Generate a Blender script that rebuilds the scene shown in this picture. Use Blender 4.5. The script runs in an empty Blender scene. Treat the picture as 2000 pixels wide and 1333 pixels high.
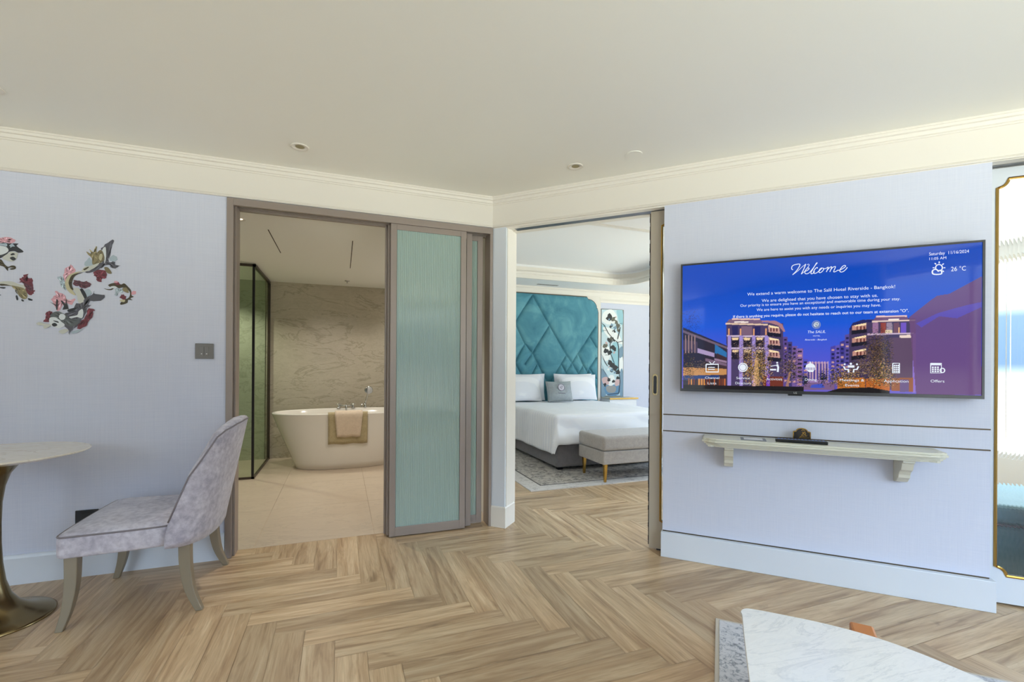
import bpy, bmesh, math, random
import numpy as np
from mathutils import Vector, Matrix, noise
from mathutils.geometry import tessellate_polygon
random.seed(7)
PI = math.pi
S = bpy.context.scene

# ------------------------------------------------------------------ camera
FPX, CY, YAW, ROLL, HC = 891.78, 715.76, 1.213237, 0.006374, 1.268
FW = Vector((math.cos(YAW), math.sin(YAW), 0)); RT = Vector((math.sin(YAW), -math.cos(YAW), 0)); UP = Vector((0, 0, 1))
cd = bpy.data.cameras.new('camera'); cam = bpy.data.objects.new('camera', cd); S.collection.objects.link(cam)
c_, s_ = math.cos(ROLL), math.sin(ROLL)
X_ = RT * c_ + UP * s_; Y_ = UP * c_ - RT * s_; Z_ = -FW
cam.matrix_world = Matrix(((X_.x, Y_.x, Z_.x, 0), (X_.y, Y_.y, Z_.y, 0), (X_.z, Y_.z, Z_.z, HC), (0, 0, 0, 1)))
cd.sensor_width = 36; cd.lens = FPX / 2000 * 36; cd.shift_y = (CY - 666.5) / 2000; cd.clip_start = .02; cd.clip_end = 200
S.camera = cam

# ------------------------------------------------------------------ exposure, world, lights
S.view_settings.view_transform = 'Standard'; S.view_settings.look = 'None'
S.view_settings.exposure = 0.0; S.view_settings.gamma = 1; S.view_settings.use_curve_mapping = False
S.cycles.max_bounces = 10; S.cycles.diffuse_bounces = 6; S.cycles.glossy_bounces = 4; S.cycles.transmission_bounces = 8
S.cycles.transparent_max_bounces = 10; S.cycles.caustics_reflective = False; S.cycles.caustics_refractive = False
S.cycles.sample_clamp_indirect = 4.0; S.cycles.blur_glossy = 0.5; S.cycles.use_denoising = True

def srgb(r, g, b):
    f = lambda v: (v / 12.92 if v <= .04045 else ((v + .055) / 1.055) ** 2.4)
    return (f(r / 255), f(g / 255), f(b / 255), 1)

w = bpy.data.worlds.new('world'); S.world = w; w.use_nodes = True
nt = w.node_tree; nt.nodes.clear()
out = nt.nodes.new('ShaderNodeOutputWorld'); bg = nt.nodes.new('ShaderNodeBackground')
tc = nt.nodes.new('ShaderNodeTexCoord'); sx = nt.nodes.new('ShaderNodeSeparateXYZ'); rp = nt.nodes.new('ShaderNodeValToRGB'); mr = nt.nodes.new('ShaderNodeMapRange')
nt.links.new(tc.outputs['Generated'], sx.inputs[0]); nt.links.new(sx.outputs['Z'], mr.inputs[0])
mr.inputs['From Min'].default_value = -1; mr.inputs['From Max'].default_value = 1
nt.links.new(mr.outputs[0], rp.inputs[0]); nt.links.new(rp.outputs[0], bg.inputs['Color']); nt.links.new(bg.outputs[0], out.inputs[0])
cr = rp.color_ramp
stops = [(0.0, (.84, .85, .77)), (.42, (.84, .85, .77)), (.455, (.20, .20, .20)), (.494, (.12, .135, .15)), (.503, (.030, .050, .082)), (.540, (.036, .058, .088)), (.548, (.13, .145, .16)), (.60, (.26, .31, .38)), (.68, (.62, .80, 1.10)), (1.0, (.60, .82, 1.22))]
while len(cr.elements) < len(stops): cr.elements.new(.5)
for e, (p, c) in zip(cr.elements, stops): e.position = p; e.color = (*c, 1)
bg.inputs['Strength'].default_value = 14.0

def area(name, loc, rot, sx_, sy_, power, col, portal=False):
    l = bpy.data.lights.new(name, 'AREA'); l.shape = 'RECTANGLE'; l.size = sx_; l.size_y = sy_; l.energy = power; l.color = col
    if portal: l.cycles.is_portal = True
    o = bpy.data.objects.new(name, l); S.collection.objects.link(o); o.location = loc; o.rotation_euler = rot
    return o
# daylight through the two window walls (sky seen through the openings is the world itself)
area('window_daylight_back', (2.45, -2.10, 1.40), (PI / 2, 0, 0), 3.7, 2.1, 1, (1, 1, 1), True)      # placed in the openings, facing in
area('added_window_daylight_left', (-3.6, -2.10, 1.40), (PI / 2, 0, 0), 2.4, 2.1, 1, (1, 1, 1), True)  # portal of the window added to brighten the left wall
area('window_daylight_bedroom', (6.60, 3.15, 1.40), (PI / 2, 0, PI / 2), 4.7, 2.1, 1, (1, 1, 1), True)
def spot(name, loc, power, col, size=2.2, r=.03):
    l = bpy.data.lights.new(name, 'SPOT'); l.energy = power; l.color = col; l.spot_size = size; l.spot_blend = .7; l.shadow_soft_size = r
    o = bpy.data.objects.new(name, l); S.collection.objects.link(o); o.location = loc
    return o
WARM = (1.0, .92, .84)
for bx_, by_, bp in ((-.2, 4.5, 52), (.7, 5.0, 32), (-.2, 6.1, 27), (.8, 6.2, 24), (-1.4, 6.3, 62)):  # shower spot is an added fill, without a fixture, to lift the dark marble
    spot('bathroom_lamp_and_fill', (bx_, by_, 2.36), bp, WARM)
for bx_, by_ in ((1.449, 2.697), (-.245, 3.067)):
    pass

# ------------------------------------------------------------------ photo back-projection (measured points on known planes)
def ray(px, py):
    a, b = px - 1000, py - CY
    x = c_ * a + s_ * b; y = -s_ * a + c_ * b
    return FW + RT * (x / FPX) - UP * (y / FPX)
O_ = Vector((0, 0, HC))
def hit(px, py, n, d):
    r = ray(px, py); return O_ + r * ((d - O_.dot(n)) / r.dot(n))
A = 3.4517; CX = 1.1197
D = Vector((math.sqrt(.5), -math.sqrt(.5), 0)); N = Vector((math.sqrt(.5), math.sqrt(.5), 0)); CO = Vector((CX, A, 0))
def onY(px, py, y): p = hit(px, py, Vector((0, 1, 0)), y); return (p.x, p.z)
def onX(px, py, x): p = hit(px, py, Vector((1, 0, 0)), x); return (p.y, p.z)
def onZ(px, py, z): p = hit(px, py, Vector((0, 0, 1)), z); return (p.x, p.y)
def onT(px, py, off=0): p = hit(px, py, N, N.dot(CO) + off) - CO; return (p.dot(D), p.z)
TV = Matrix.Translation(CO) @ Matrix.Rotation(-PI / 4, 4, 'Z')   # frame of the diagonal wall: x along it, y into it, z up
I4 = Matrix.Identity(4)

# ------------------------------------------------------------------ materials
def mat(name, col, rough=.6, metal=0., spec=.5, **kw):
    m = bpy.data.materials.new(name); m.use_nodes = True
    b = m.node_tree.nodes['Principled BSDF']
    b.inputs['Base Color'].default_value = col if len(col) == 4 else (*col, 1)
    b.inputs['Roughness'].default_value = rough; b.inputs['Metallic'].default_value = metal
    b.inputs['Specular IOR Level'].default_value = spec
    for k, v in kw.items(): b.inputs[k.replace('_', ' ')].default_value = v
    return m
def nd(m, t, **kw):
    n = m.node_tree.nodes.new(t)
    for k, v in kw.items(): setattr(n, k, v)
    return n
def lk(m, a, b): m.node_tree.links.new(a, b)
def P(m): return m.node_tree.nodes['Principled BSDF']
def coords(m, scale=(1, 1, 1), rot=(0, 0, 0), kind='Object'):
    t = nd(m, 'ShaderNodeTexCoord'); mp = nd(m, 'ShaderNodeMapping')
    mp.inputs['Scale'].default_value = scale; mp.inputs['Rotation'].default_value = rot
    lk(m, t.outputs[kind], mp.inputs[0]); return mp.outputs[0]
def noise_(m, vec, scale, detail=4, rough=.5, dist=0):
    n = nd(m, 'ShaderNodeTexNoise'); lk(m, vec, n.inputs['Vector'])
    n.inputs['Scale'].default_value = scale; n.inputs['Detail'].default_value = detail; n.inputs['Roughness'].default_value = rough; n.inputs['Distortion'].default_value = dist
    return n
def ramp(m, fac, stops):
    r = nd(m, 'ShaderNodeValToRGB'); lk(m, fac, r.inputs[0]); e = r.color_ramp.elements
    while len(e) < len(stops): e.new(.5)
    for q, (p, c) in zip(e, stops): q.position = p; q.color = c
    return r.outputs[0]
def mixc(m, fac, a, b, mode='MIX'):
    x = nd(m, 'ShaderNodeMix', data_type='RGBA', blend_type=mode)
    for i, v in ((0, fac), (6, a), (7, b)):
        if hasattr(v, 'is_output'): lk(m, v, x.inputs[i])
        else: x.inputs[i].default_value = v
    return x.outputs[2]
def bump(m, h, strength=.2, dist=.01):
    b = nd(m, 'ShaderNodeBump'); b.inputs['Strength'].default_value = strength; b.inputs['Distance'].default_value = dist
    lk(m, h, b.inputs['Height']); lk(m, b.outputs[0], P(m).inputs['Normal'])

M = {}
M['white'] = mat('white_paint', srgb(226, 221, 212), .45)
M['ceiling'] = mat('ceiling_paint', srgb(238, 237, 230), .8)
M['bedwall'] = mat('bedroom_white_paint', srgb(232, 232, 232), .6)
m = M['paper'] = mat('lavender_wallpaper', srgb(210, 212, 222), .75)
v = coords(m, (1, 1, 1)); n1 = noise_(m, coords(m, (260, 260, 5)), 1, 2); n2 = noise_(m, coords(m, (6, 6, 260)), 1, 2)
h = mixc(m, .5, n1.outputs[0], n2.outputs[0]); lk(m, ramp(m, h, [(.3, srgb(202, 207, 224)), (.7, srgb(211, 215, 230))]), P(m).inputs['Base Color']); bump(m, h, .05, .001)
M['skirt'] = mat('skirting_paint', srgb(214, 220, 228), .4)
M['taupe'] = mat('taupe_metal_frame', srgb(150, 138, 130), .38, .35)
M['taupe_dark'] = mat('dark_track', srgb(45, 38, 34), .5, .3)
M['door_paint'] = mat('greige_door_paint', srgb(176, 166, 150), .4)
M['black'] = mat('black_plastic', srgb(14, 14, 16), .3)
M['brush'] = mat('dark_brush_seal', srgb(24, 24, 34), .9)
M['gold'] = mat('brushed_gold', srgb(196, 158, 84), .25, 1.)
M['bronze'] = mat('bronze_inlay', srgb(92, 80, 66), .35, .8)
M['chrome'] = mat('chrome', srgb(200, 202, 205), .12, 1.)
M['silver'] = mat('dark_silver', srgb(110, 110, 112), .3, .9)
M['brass'] = mat('antique_brass', srgb(150, 132, 96), .24, 1.)
M['switch'] = mat('taupe_switch', srgb(112, 108, 104), .35, .5)
M['led'] = mat('indicator', srgb(230, 230, 225), .4)
M['porcelain'] = mat('tub_acrylic', srgb(228, 224, 216), .12)
M['cream'] = mat('cream_shelf_paint', srgb(214, 212, 196), .3)
M['lacquer'] = mat('champagne_lacquer_wood', srgb(140, 130, 112), .35, .25)
M['orange_wood'] = mat('orange_wood', srgb(190, 122, 66), .4)
M['cavity'] = mat('lamp_cavity', srgb(150, 140, 105), .5)
M['grout'] = mat('ceiling_gap', srgb(60, 45, 38), .8)

# herringbone oak
m = M['oak'] = mat('herringbone_oak', srgb(190, 165, 130), .34)
uv = nd(m, 'ShaderNodeUVMap'); at = nd(m, 'ShaderNodeAttribute', attribute_name='plank'); sc = nd(m, 'ShaderNodeSeparateColor'); lk(m, at.outputs['Color'], sc.inputs[0])
cmb = nd(m, 'ShaderNodeCombineXYZ'); mu = nd(m, 'ShaderNodeMath', operation='MULTIPLY'); lk(m, sc.outputs[0], mu.inputs[0]); mu.inputs[1].default_value = 60
lk(m, mu.outputs[0], cmb.inputs[2]); add = nd(m, 'ShaderNodeVectorMath', operation='ADD'); lk(m, uv.outputs[0], add.inputs[0]); lk(m, cmb.outputs[0], add.inputs[1])
def mapd(scale):
    mp = nd(m, 'ShaderNodeMapping'); mp.inputs['Scale'].default_value = scale; lk(m, add.outputs[0], mp.inputs[0]); return mp.outputs[0]
g1 = noise_(m, mapd((1.7, 19, 1)), 1, 4, .6, .9); g2 = noise_(m, mapd((7, 150, 1)), 1, 3, .6); g3 = noise_(m, mapd((2.6, 9, 1)), 1, 3, .5, 1.2)
base = ramp(m, g1.outputs[0], [(.28, srgb(156, 127, 97)), (.44, srgb(187, 158, 124)), (.58, srgb(206, 180, 146)), (.75, srgb(221, 199, 167))])
fine = ramp(m, g2.outputs[0], [(.3, (.80, .79, .77, 1)), (.6, (1, 1, 1, 1))])
tone = ramp(m, sc.outputs[1], [(0, (.80, .79, .78, 1)), (.5, (.95, .95, .94, 1)), (1, (1.10, 1.09, 1.07, 1))])
knot = ramp(m, g3.outputs[0], [(.22, (.62, .58, .54, 1)), (.34, (1, 1, 1, 1))])
col = mixc(m, 1., mixc(m, 1., mixc(m, .8, base, fine, 'MULTIPLY'), tone, 'MULTIPLY'), knot, 'MULTIPLY')
lk(m, col, P(m).inputs['Base Color']); bump(m, g2.outputs[0], .12, .002)
rr = nd(m, 'ShaderNodeMapRange'); lk(m, g1.outputs[0], rr.inputs[0]); rr.inputs[3].default_value = .28; rr.inputs[4].default_value = .42; lk(m, rr.outputs[0], P(m).inputs['Roughness'])

def marble(name, a, b, c, scale, rough, st=(1, 1, 1), rot=(0, 0, 0)):
    m = mat(name, a, rough); v = coords(m, st, rot)
    n = noise_(m, v, scale, 6, .6, 1.6); n2 = noise_(m, v, scale * .45, 3, .5, .8); n3 = noise_(m, v, scale * 3.1, 5, .65, 2.2)
    c1 = ramp(m, n.outputs[0], [(.30, b), (.47, a), (.495, c), (.52, a), (.75, b)])
    c2 = ramp(m, n2.outputs[0], [(.3, b), (.7, a)])
    c3 = ramp(m, n3.outputs[0], [(.44, a), (.5, c), (.56, a)])
    lk(m, mixc(m, .15, mixc(m, .5, c1, c2), c3), P(m).inputs['Base Color']); return m
M['bath_marble'] = marble('beige_wall_marble', srgb(198, 190, 172), srgb(184, 176, 158), srgb(140, 130, 108), 1.15, .10, (1, 1, 2.6), (0, .35, 0))
M['bath_tile'] = marble('beige_floor_stone', srgb(208, 192, 172), srgb(198, 180, 160), srgb(180, 164, 146), 1.3, .28, (1, 3.2, 1), (0, 0, .15))
M['shower_marble'] = marble('green_grey_shower_marble', srgb(186, 188, 168), srgb(172, 176, 154), srgb(130, 136, 112), 1.3, .12, (1, 1, 2.4), (0, .3, 0))
M['white_marble'] = marble('white_marble', srgb(244, 244, 243), srgb(234, 236, 238), srgb(206, 210, 214), 2.2, .14, (1, 4.0, 1), (0, 0, .95))
M['cream_marble'] = marble('cream_marble', srgb(234, 228, 214), srgb(222, 214, 198), srgb(200, 186, 160), 1.6, .16, (1, 3, 1), (0, 0, .3))

def fabric(name, a, b, scale=60, rough=.9, bs=.3, sheen=.3, bd=.003):
    m = mat(name, a, rough, Sheen_Weight=sheen); v = coords(m)
    n = noise_(m, v, scale, 3, .6); n2 = noise_(m, v, scale * .13, 3, .6, .4)
    lk(m, ramp(m, mixc(m, .45, n.outputs[0], n2.outputs[0]), [(.38, b), (.62, a)]), P(m).inputs['Base Color']); bump(m, n.outputs[0], bs, bd); return m
M['chair_fabric'] = fabric('lilac_grey_chenille', srgb(208, 205, 216), srgb(164, 160, 176), 34)
M['piping'] = mat('grey_piping', srgb(128, 122, 128), .8)
M['divan'] = fabric('charcoal_divan_fabric', srgb(122, 118, 120), srgb(108, 104, 106), 160)
M['bench_fabric'] = fabric('greige_bench_linen', srgb(176, 170, 164), srgb(156, 150, 146), 220, bd=.002)
M['cushion'] = fabric('silver_grey_satin', srgb(152, 160, 164), srgb(138, 146, 150), 40, .45, .1)
M['towel'] = fabric('white_towelling', srgb(222, 204, 182), srgb(208, 190, 168), 260, bs=.6, bd=.004)
M['bathmat'] = fabric('beige_bath_mat_pile', srgb(186, 172, 136), srgb(166, 152, 116), 120, bs=.8, bd=.006)
M['curtain'] = fabric('off_white_curtain', srgb(214, 214, 214), srgb(200, 200, 200), 90)
M['daybed'] = fabric('teal_daybed_velvet', srgb(140, 184, 188), srgb(124, 170, 176), 30, .7)
m = M['linen'] = mat('white_satin_stripe_linen', srgb(236, 238, 242), .6, Sheen_Weight=.1)
wv = nd(m, 'ShaderNodeTexWave', wave_type='BANDS', bands_direction='Y'); wv.inputs['Scale'].default_value = 5.0; lk(m, coords(m), wv.inputs['Vector'])
lk(m, ramp(m, wv.outputs[0], [(.45, srgb(232, 234, 240)), (.55, srgb(241, 242, 245))]), P(m).inputs['Base Color'])
m = M['velvet'] = mat('teal_velvet', srgb(58, 138, 158), .75, Sheen_Weight=.8, Sheen_Roughness=.35, Sheen_Tint=(.5, .85, .95, 1))
n = noise_(m, coords(m), 2.2, 4, .6, 1.2); lk(m, ramp(m, n.outputs[0], [(.3, srgb(58, 120, 140)), (.5, srgb(78, 142, 160)), (.7, srgb(106, 166, 178))]), P(m).inputs['Base Color'])

def rug_mat(name, light, dark, mid, scale, thr):
    m = mat(name, light, .95); v = coords(m)
    a = noise_(m, v, scale, 6, .75, .8); b = noise_(m, v, scale * .22, 3, .5)
    vo = nd(m, 'ShaderNodeTexVoronoi', feature='DISTANCE_TO_EDGE'); vo.inputs['Scale'].default_value = scale * .35; lk(m, v, vo.inputs['Vector'])
    x = ramp(m, a.outputs[0], [(thr - .05, dark), (thr, mid), (thr + .06, light)])
    y = ramp(m, vo.outputs[0], [(.02, mid), (.07, light)])
    lk(m, mixc(m, .35, x, mixc(m, b.outputs[0], light, y)), P(m).inputs['Base Color']); bump(m, a.outputs[0], .3, .004); return m
M['rug_body'] = rug_mat('distressed_rug_field', srgb(190, 184, 176), srgb(72, 70, 74), srgb(140, 134, 130), 16, .46)
M['rug_border'] = rug_mat('distressed_rug_border', srgb(206, 202, 198), srgb(150, 146, 144), srgb(182, 178, 174), 14, .42)
M['rug_line'] = mat('rug_dark_line', srgb(96, 92, 92), .95)
M['rug2'] = rug_mat('ivory_rug_field', srgb(206, 206, 210), srgb(70, 76, 92), srgb(150, 156, 168), 34, .45)
M['rug2_edge'] = mat('ivory_rug_edge', srgb(196, 188, 176), .95)

def glassm(name, col, rough, trans=1., **kw):
    return mat(name, col, rough, Transmission_Weight=trans, IOR=1.45, **kw)
m = M['shower_glass'] = bpy.data.materials.new('clear_green_glass'); m.use_nodes = True; m.node_tree.nodes.remove(P(m))
o_ = m.node_tree.nodes['Material Output']; tr = nd(m, 'ShaderNodeBsdfTransparent'); tr.inputs[0].default_value = (.84, .90, .82, 1); gl = nd(m, 'ShaderNodeBsdfGlossy'); gl.inputs['Roughness'].default_value = .02
mx = nd(m, 'ShaderNodeMixShader'); fr = nd(m, 'ShaderNodeFresnel'); fr.inputs[0].default_value = 1.12
m.node_tree.nodes.remove(fr); mx.inputs[0].default_value = .07; lk(m, tr.outputs[0], mx.inputs[1]); lk(m, gl.outputs[0], mx.inputs[2]); lk(m, mx.outputs[0], o_.inputs[0])
M['fluted_teal'] = glassm('fluted_teal_glass', srgb(196, 222, 214), .05, .4); P(M['fluted_teal']).inputs['Specular IOR Level'].default_value = .9
M['fluted_clear'] = glassm('fluted_clear_glass', srgb(250, 252, 252), .03, 1.)
M['window_glass'] = m = bpy.data.materials.new('window_glass'); m.use_nodes = True; m.node_tree.nodes.remove(P(m))
tr = nd(m, 'ShaderNodeBsdfTransparent'); tr.inputs[0].default_value = (.96, .98, .97, 1); gl = nd(m, 'ShaderNodeBsdfGlossy'); gl.inputs['Roughness'].default_value = .0; mx = nd(m, 'ShaderNodeMixShader'); mx.inputs[0].default_value = .05
lk(m, tr.outputs[0], mx.inputs[1]); lk(m, gl.outputs[0], mx.inputs[2]); lk(m, mx.outputs[0], m.node_tree.nodes['Material Output'].inputs[0])

def flat(name, col, rough=.5): return mat(name, col, rough)
def emit(name, col, strength, rough=.12):
    return mat(name, (.005, .005, .006, 1), rough, Emission_Color=col, Emission_Strength=strength)
m = M['screen'] = mat('tv_picture', (.004, .004, .005, 1), .05, 0, .35, Emission_Strength=1.0)
at = nd(m, 'ShaderNodeAttribute', attribute_name='picture'); lk(m, at.outputs['Color'], P(m).inputs['Emission Color'])
M['screen_white'] = emit('tv_lettering', (.80, .86, .95, 1), 1.0)
m = M['tinted'] = mat('printed_colours', (.5, .5, .5, 1), .6)
at = nd(m, 'ShaderNodeAttribute', attribute_name='ink'); lk(m, at.outputs['Color'], P(m).inputs['Base Color'])

# ------------------------------------------------------------------ mesh helpers
class MB:
    def __init__(s): s.v = []; s.f = []; s.mi = []; s.cur = 0; s.cols = None
    def add(s, vs, fs):
        k = len(s.v); s.v += [tuple(p) for p in vs]; s.f += [tuple(k + i for i in f) for f in fs]; s.mi += [s.cur] * len(fs); return s
    def box(s, x0, x1, y0, y1, z0, z1):
        vs = [(x, y, z) for z in (z0, z1) for y in (y0, y1) for x in (x0, x1)]
        return s.add(vs, [(0, 2, 3, 1), (4, 5, 7, 6), (0, 1, 5, 4), (2, 6, 7, 3), (0, 4, 6, 2), (1, 3, 7, 5)])
    def prism(s, outer, z0, z1, holes=(), axis='Z'):
        """polygon (a,b) extruded: axis Z -> (a,b,z); axis Y -> (a,y,b)"""
        f3 = (lambda a, b, c: (a, b, c)) if axis == 'Z' else (lambda a, b, c: (a, c, b))
        loops = [list(outer)] + [list(h) for h in holes]
        pts = [p for l in loops for p in l]; n = len(pts)
        tris = tessellate_polygon([[Vector((a, b, 0)) for a, b in l] for l in loops])
        vs = [f3(a, b, z0) for a, b in pts] + [f3(a, b, z1) for a, b in pts]
        fs = [tuple(t) for t in tris] + [tuple(n + i for i in reversed(t)) for t in tris]
        k = 0
        for l in loops:
            L = len(l)
            for i in range(L): a, b = k + i, k + (i + 1) % L; fs.append((a, b, n + b, n + a))
            k += L
        return s.add(vs, fs)
    def loft(s, rings, cap0=True, cap1=True, closed=True):
        n = len(rings[0]); vs = [p for r in rings for p in r]; fs = []
        for j in range(len(rings) - 1):
            for i in range(n if closed else n - 1):
                a, b = j * n + i, j * n + (i + 1) % n; fs.append((a, b, b + n, a + n))
        if cap0: fs.append(tuple(range(n - 1, -1, -1)))
        if cap1: fs.append(tuple(range((len(rings) - 1) * n, len(rings) * n)))
        return s.add(vs, fs)
    def tube(s, pts, r, n=8, closed=False, flat_=None):
        pts = [Vector(p) for p in pts]; rings = []; up = Vector((0, 0, 1)); L = len(pts)
        prev = None
        for i, p in enumerate(pts):
            a = pts[(i - 1) % L] if (closed or i) else pts[0]; b = pts[(i + 1) % L] if (closed or i < L - 1) else pts[-1]
            t = (b - a).normalized()
            if prev is None:
                ref = up if abs(t.z) < .9 else Vector((1, 0, 0)); u = t.cross(ref).normalized()
            else: u = (prev - t * prev.dot(t)).normalized()
            prev = u; w_ = t.cross(u); rr = r[i] if isinstance(r, (list, tuple)) else r
            rings.append([p + (u * math.cos(2 * PI * k / n) + w_ * math.sin(2 * PI * k / n)) * rr for k in range(n)])
        if closed: rings.append(rings[0]); return s.loft(rings, False, False)
        return s.loft(rings)
    def lathe(s, prof, cx=0, cy=0, n=32, ex=1, ey=1):
        rings = [[(cx + r * ex * math.cos(2 * PI * k / n), cy + r * ey * math.sin(2 * PI * k / n), z) for k in range(n)] for r, z in prof]
        return s.loft(rings)
    def sweep(s, path, prof, flip=1):
        """profile (out, z) swept along a plan path, mitred; 'out' points to the left of travel * flip"""
        path = [Vector(p) for p in path]; rings = []
        for i, p in enumerate(path):
            d0 = (p - path[i - 1]).normalized() if i else None; d1 = (path[i + 1] - p).normalized() if i < len(path) - 1 else None
            if d0 is None: d0 = d1
            if d1 is None: d1 = d0
            n0 = Vector((-d0.y, d0.x)); n1 = Vector((-d1.y, d1.x)); nn = (n0 + n1).normalized(); k = flip / max(.2, nn.dot(n0))
            rings.append([(p.x + nn.x * o * k, p.y + nn.y * o * k, z) for o, z in prof])
        return s.loft(rings)
    def build(s, name, m, parent=None, mw=I4, origin=None, smooth=False, bevel=0, seg=2, sub=0):
        me = bpy.data.meshes.new(name); v = s.v
        base = Vector(origin) if origin is not None else (parent['_b'] if False else (BASE.get(parent.name, Vector()) if parent else Vector()))
        me.from_pydata([tuple(Vector(p) - base) for p in v], [], s.f); me.validate(); 
        bm = bmesh.new(); bm.from_mesh(me); bmesh.ops.recalc_face_normals(bm, faces=bm.faces); bm.to_mesh(me); bm.free()
        ms = m if isinstance(m, (list, tuple)) else [m]
        for q in ms: me.materials.append(q)
        if len(ms) > 1 and len(me.polygons) == len(s.mi): me.polygons.foreach_set('material_index', s.mi)
        if s.cols and len(me.polygons) == len(s.cols):
            ca = me.color_attributes.new('ink', 'FLOAT_COLOR', 'CORNER'); buf = []
            for p_, c in zip(me.polygons, s.cols): buf += list(c) * p_.loop_total
            ca.data.foreach_set('color', buf)
        if smooth:
            for p_ in me.polygons: p_.use_smooth = True
        o = bpy.data.objects.new(name, me); S.collection.objects.link(o)
        if parent: o.parent = parent; BASE[o.name] = base
        else: o.matrix_world = mw @ Matrix.Translation(base); BASE[o.name] = base
        if bevel: b = o.modifiers.new('bevel', 'BEVEL'); b.width = bevel; b.segments = seg; b.limit_method = 'ANGLE'; b.angle_limit = .6; b.harden_normals = False
        if sub: b = o.modifiers.new('sub', 'SUBSURF'); b.levels = sub; b.render_levels = sub
        if smooth and bevel: pass
        return o
BASE = {}
def empty(name, loc, mw=I4):
    o = bpy.data.objects.new(name, None); S.collection.objects.link(o); o.empty_display_size = .1
    o.matrix_world = mw @ Matrix.Translation(Vector(loc)); BASE[o.name] = Vector(loc); return o
def tag(o, label, cat, group=None, kind=None):
    o['label'] = label; o['category'] = cat
    if group: o['group'] = group
    if kind: o['kind'] = kind
    return o
def struct(o, label=None, cat=None):
    o['kind'] = 'structure'
    if label: o['label'] = label
    if cat: o['category'] = cat
    return o
def box(name, m, x0, x1, y0, y1, z0, z1, parent=None, mw=I4, bevel=0, origin=None):
    return MB().box(x0, x1, y0, y1, z0, z1).build(name, m, parent, mw, origin, bevel=bevel)
def smoothpts(pts, n=6, closed=False):
    P_ = [Vector(p) for p in pts]; L = len(P_); out = []
    for i in range(L if closed else L - 1):
        if closed: a, b, c, d = P_[i - 1], P_[i], P_[(i + 1) % L], P_[(i + 2) % L]
        else: a, b, c, d = P_[max(0, i - 1)], P_[i], P_[i + 1], P_[min(L - 1, i + 2)]
        for k in range(n):
            t = k / n; out.append(.5 * ((2 * b) + (c - a) * t + (2 * a - 5 * b + 4 * c - d) * t * t + (3 * b - a - 3 * c + d) * t ** 3))
    if not closed: out.append(P_[-1])
    return out

# ------------------------------------------------------------------ setting
VZ = 2.3595; H = 2.6
# floor: every plank a quad with its own UV and random tone, laid as herringbone along x and y
def build_floor():
    W, L = .134, .804; vs = []; fs = []; uvs = []; cols = []
    x0, x1, y0, y1 = -5.1, 6.8, -2.3, 7.1; yb0 = 2.115; g = .0007
    def put(a, b, c, d, along_x):
        if b < x0 or a > x1 or d < y0 or c > y1: return
        if a > -2.2 and b < 1.15 and c > 3.75: return
        a, b, c, d = max(a, x0), min(b, x1), max(c, y0), min(d, y1)
        k = len(vs); vs.extend([(a + g, c + g, 0), (b - g, c + g, 0), (b - g, d - g, 0), (a + g, d - g, 0)]); fs.append((k, k + 1, k + 2, k + 3))
        q = [(a, c), (b, c), (b, d), (a, d)] if along_x else [(c, a), (c, b), (d, b), (d, a)]
        uvs.extend(q); r = (random.random(), random.random(), random.random(), 1); cols.extend([r] * 4)
    for j in range(-40, 50):
        yb = yb0 + j * W
        for k in range(-8, 10):
            xs = -.0 + (2.095 - yb) + 2 * L * k
            put(xs, xs + L, yb, yb + W, True)
            # the y-plank whose bottom-left sits on the right end of this row
            put(xs + L, xs + L + W, yb, yb + L, False)
    me = bpy.data.meshes.new('floor'); k = len(vs)
    vs.extend([(x0, y0, -.004), (x1, y0, -.004), (x1, y1, -.004), (x0, y1, -.004)]); fs.append((k, k + 1, k + 2, k + 3)); uvs.extend([(0, 0), (.01, 0), (.01, .01), (0, .01)]); cols.extend([(0, 0, 0, 1)] * 4)
    me.from_pydata(vs, [], fs); u = me.uv_layers.new(name='UVMap'); u.data.foreach_set('uv', [c for q in uvs for c in q])
    ca = me.color_attributes.new('plank', 'FLOAT_COLOR', 'CORNER'); ca.data.foreach_set('color', [c for q in cols for c in q])
    me.materials.append(M['oak']); o = bpy.data.objects.new('floor', me); S.collection.objects.link(o)
    return o
struct(build_floor(), 'pale oak herringbone plank floor running through both rooms', 'floor')
m = M['bath_tile']
fb = MB()
for i in range(-3, 2):
    for j in range(0, 4):
        fb.box(.24 + i * .8 + .001, min(1.15, .24 + (i + 1) * .8 - .001), 3.571 + j * .9 + .001, 3.571 + (j + 1) * .9 - .001, -.02, .001)
struct(fb.build('floor_bathroom', m), 'beige stone tile floor of the bathroom', 'floor')

# ceilings
struct(MB().prism([(-5.1, -2.2), (4.75, -2.2), (4.75, -.09), (1.2, A + .01), (-5.1, A + .01)], H, H + .1).build('ceiling', M['ceiling']), 'plain off-white ceiling of the living room', 'ceiling')
def rrect(x0, x1, y0, y1, r, n=10):
    out = []
    for cx, cy, a0 in ((x1 - r, y1 - r, 0), (x0 + r, y1 - r, 90), (x0 + r, y0 + r, 180), (x1 - r, y0 + r, 270)):
        for k in range(n + 1): a = math.radians(a0 + 90 * k / n); out.append((cx + r * math.cos(a), cy + r * math.sin(a)))
    return out
TX0, TY0 = 1.62, 3.72
tray = rrect(TX0, 4.39, TY0, 6.33, .36)
# bedroom ceiling starts behind the diagonal wall
bc = MB().prism([(1.2, A + .07), (1.35, 3.35), (4.78, -.08), (6.7, -.08), (6.7, 7.1), (1.2, 7.1)], H, H + .2, [tray])
bc.prism(rrect(1.55, 4.55, 3.65, 6.45, .4), 2.79, 2.85)
struct(bc.build('ceiling_bedroom', M['bedwall']), 'white tray ceiling of the bedroom', 'ceiling')
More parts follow.
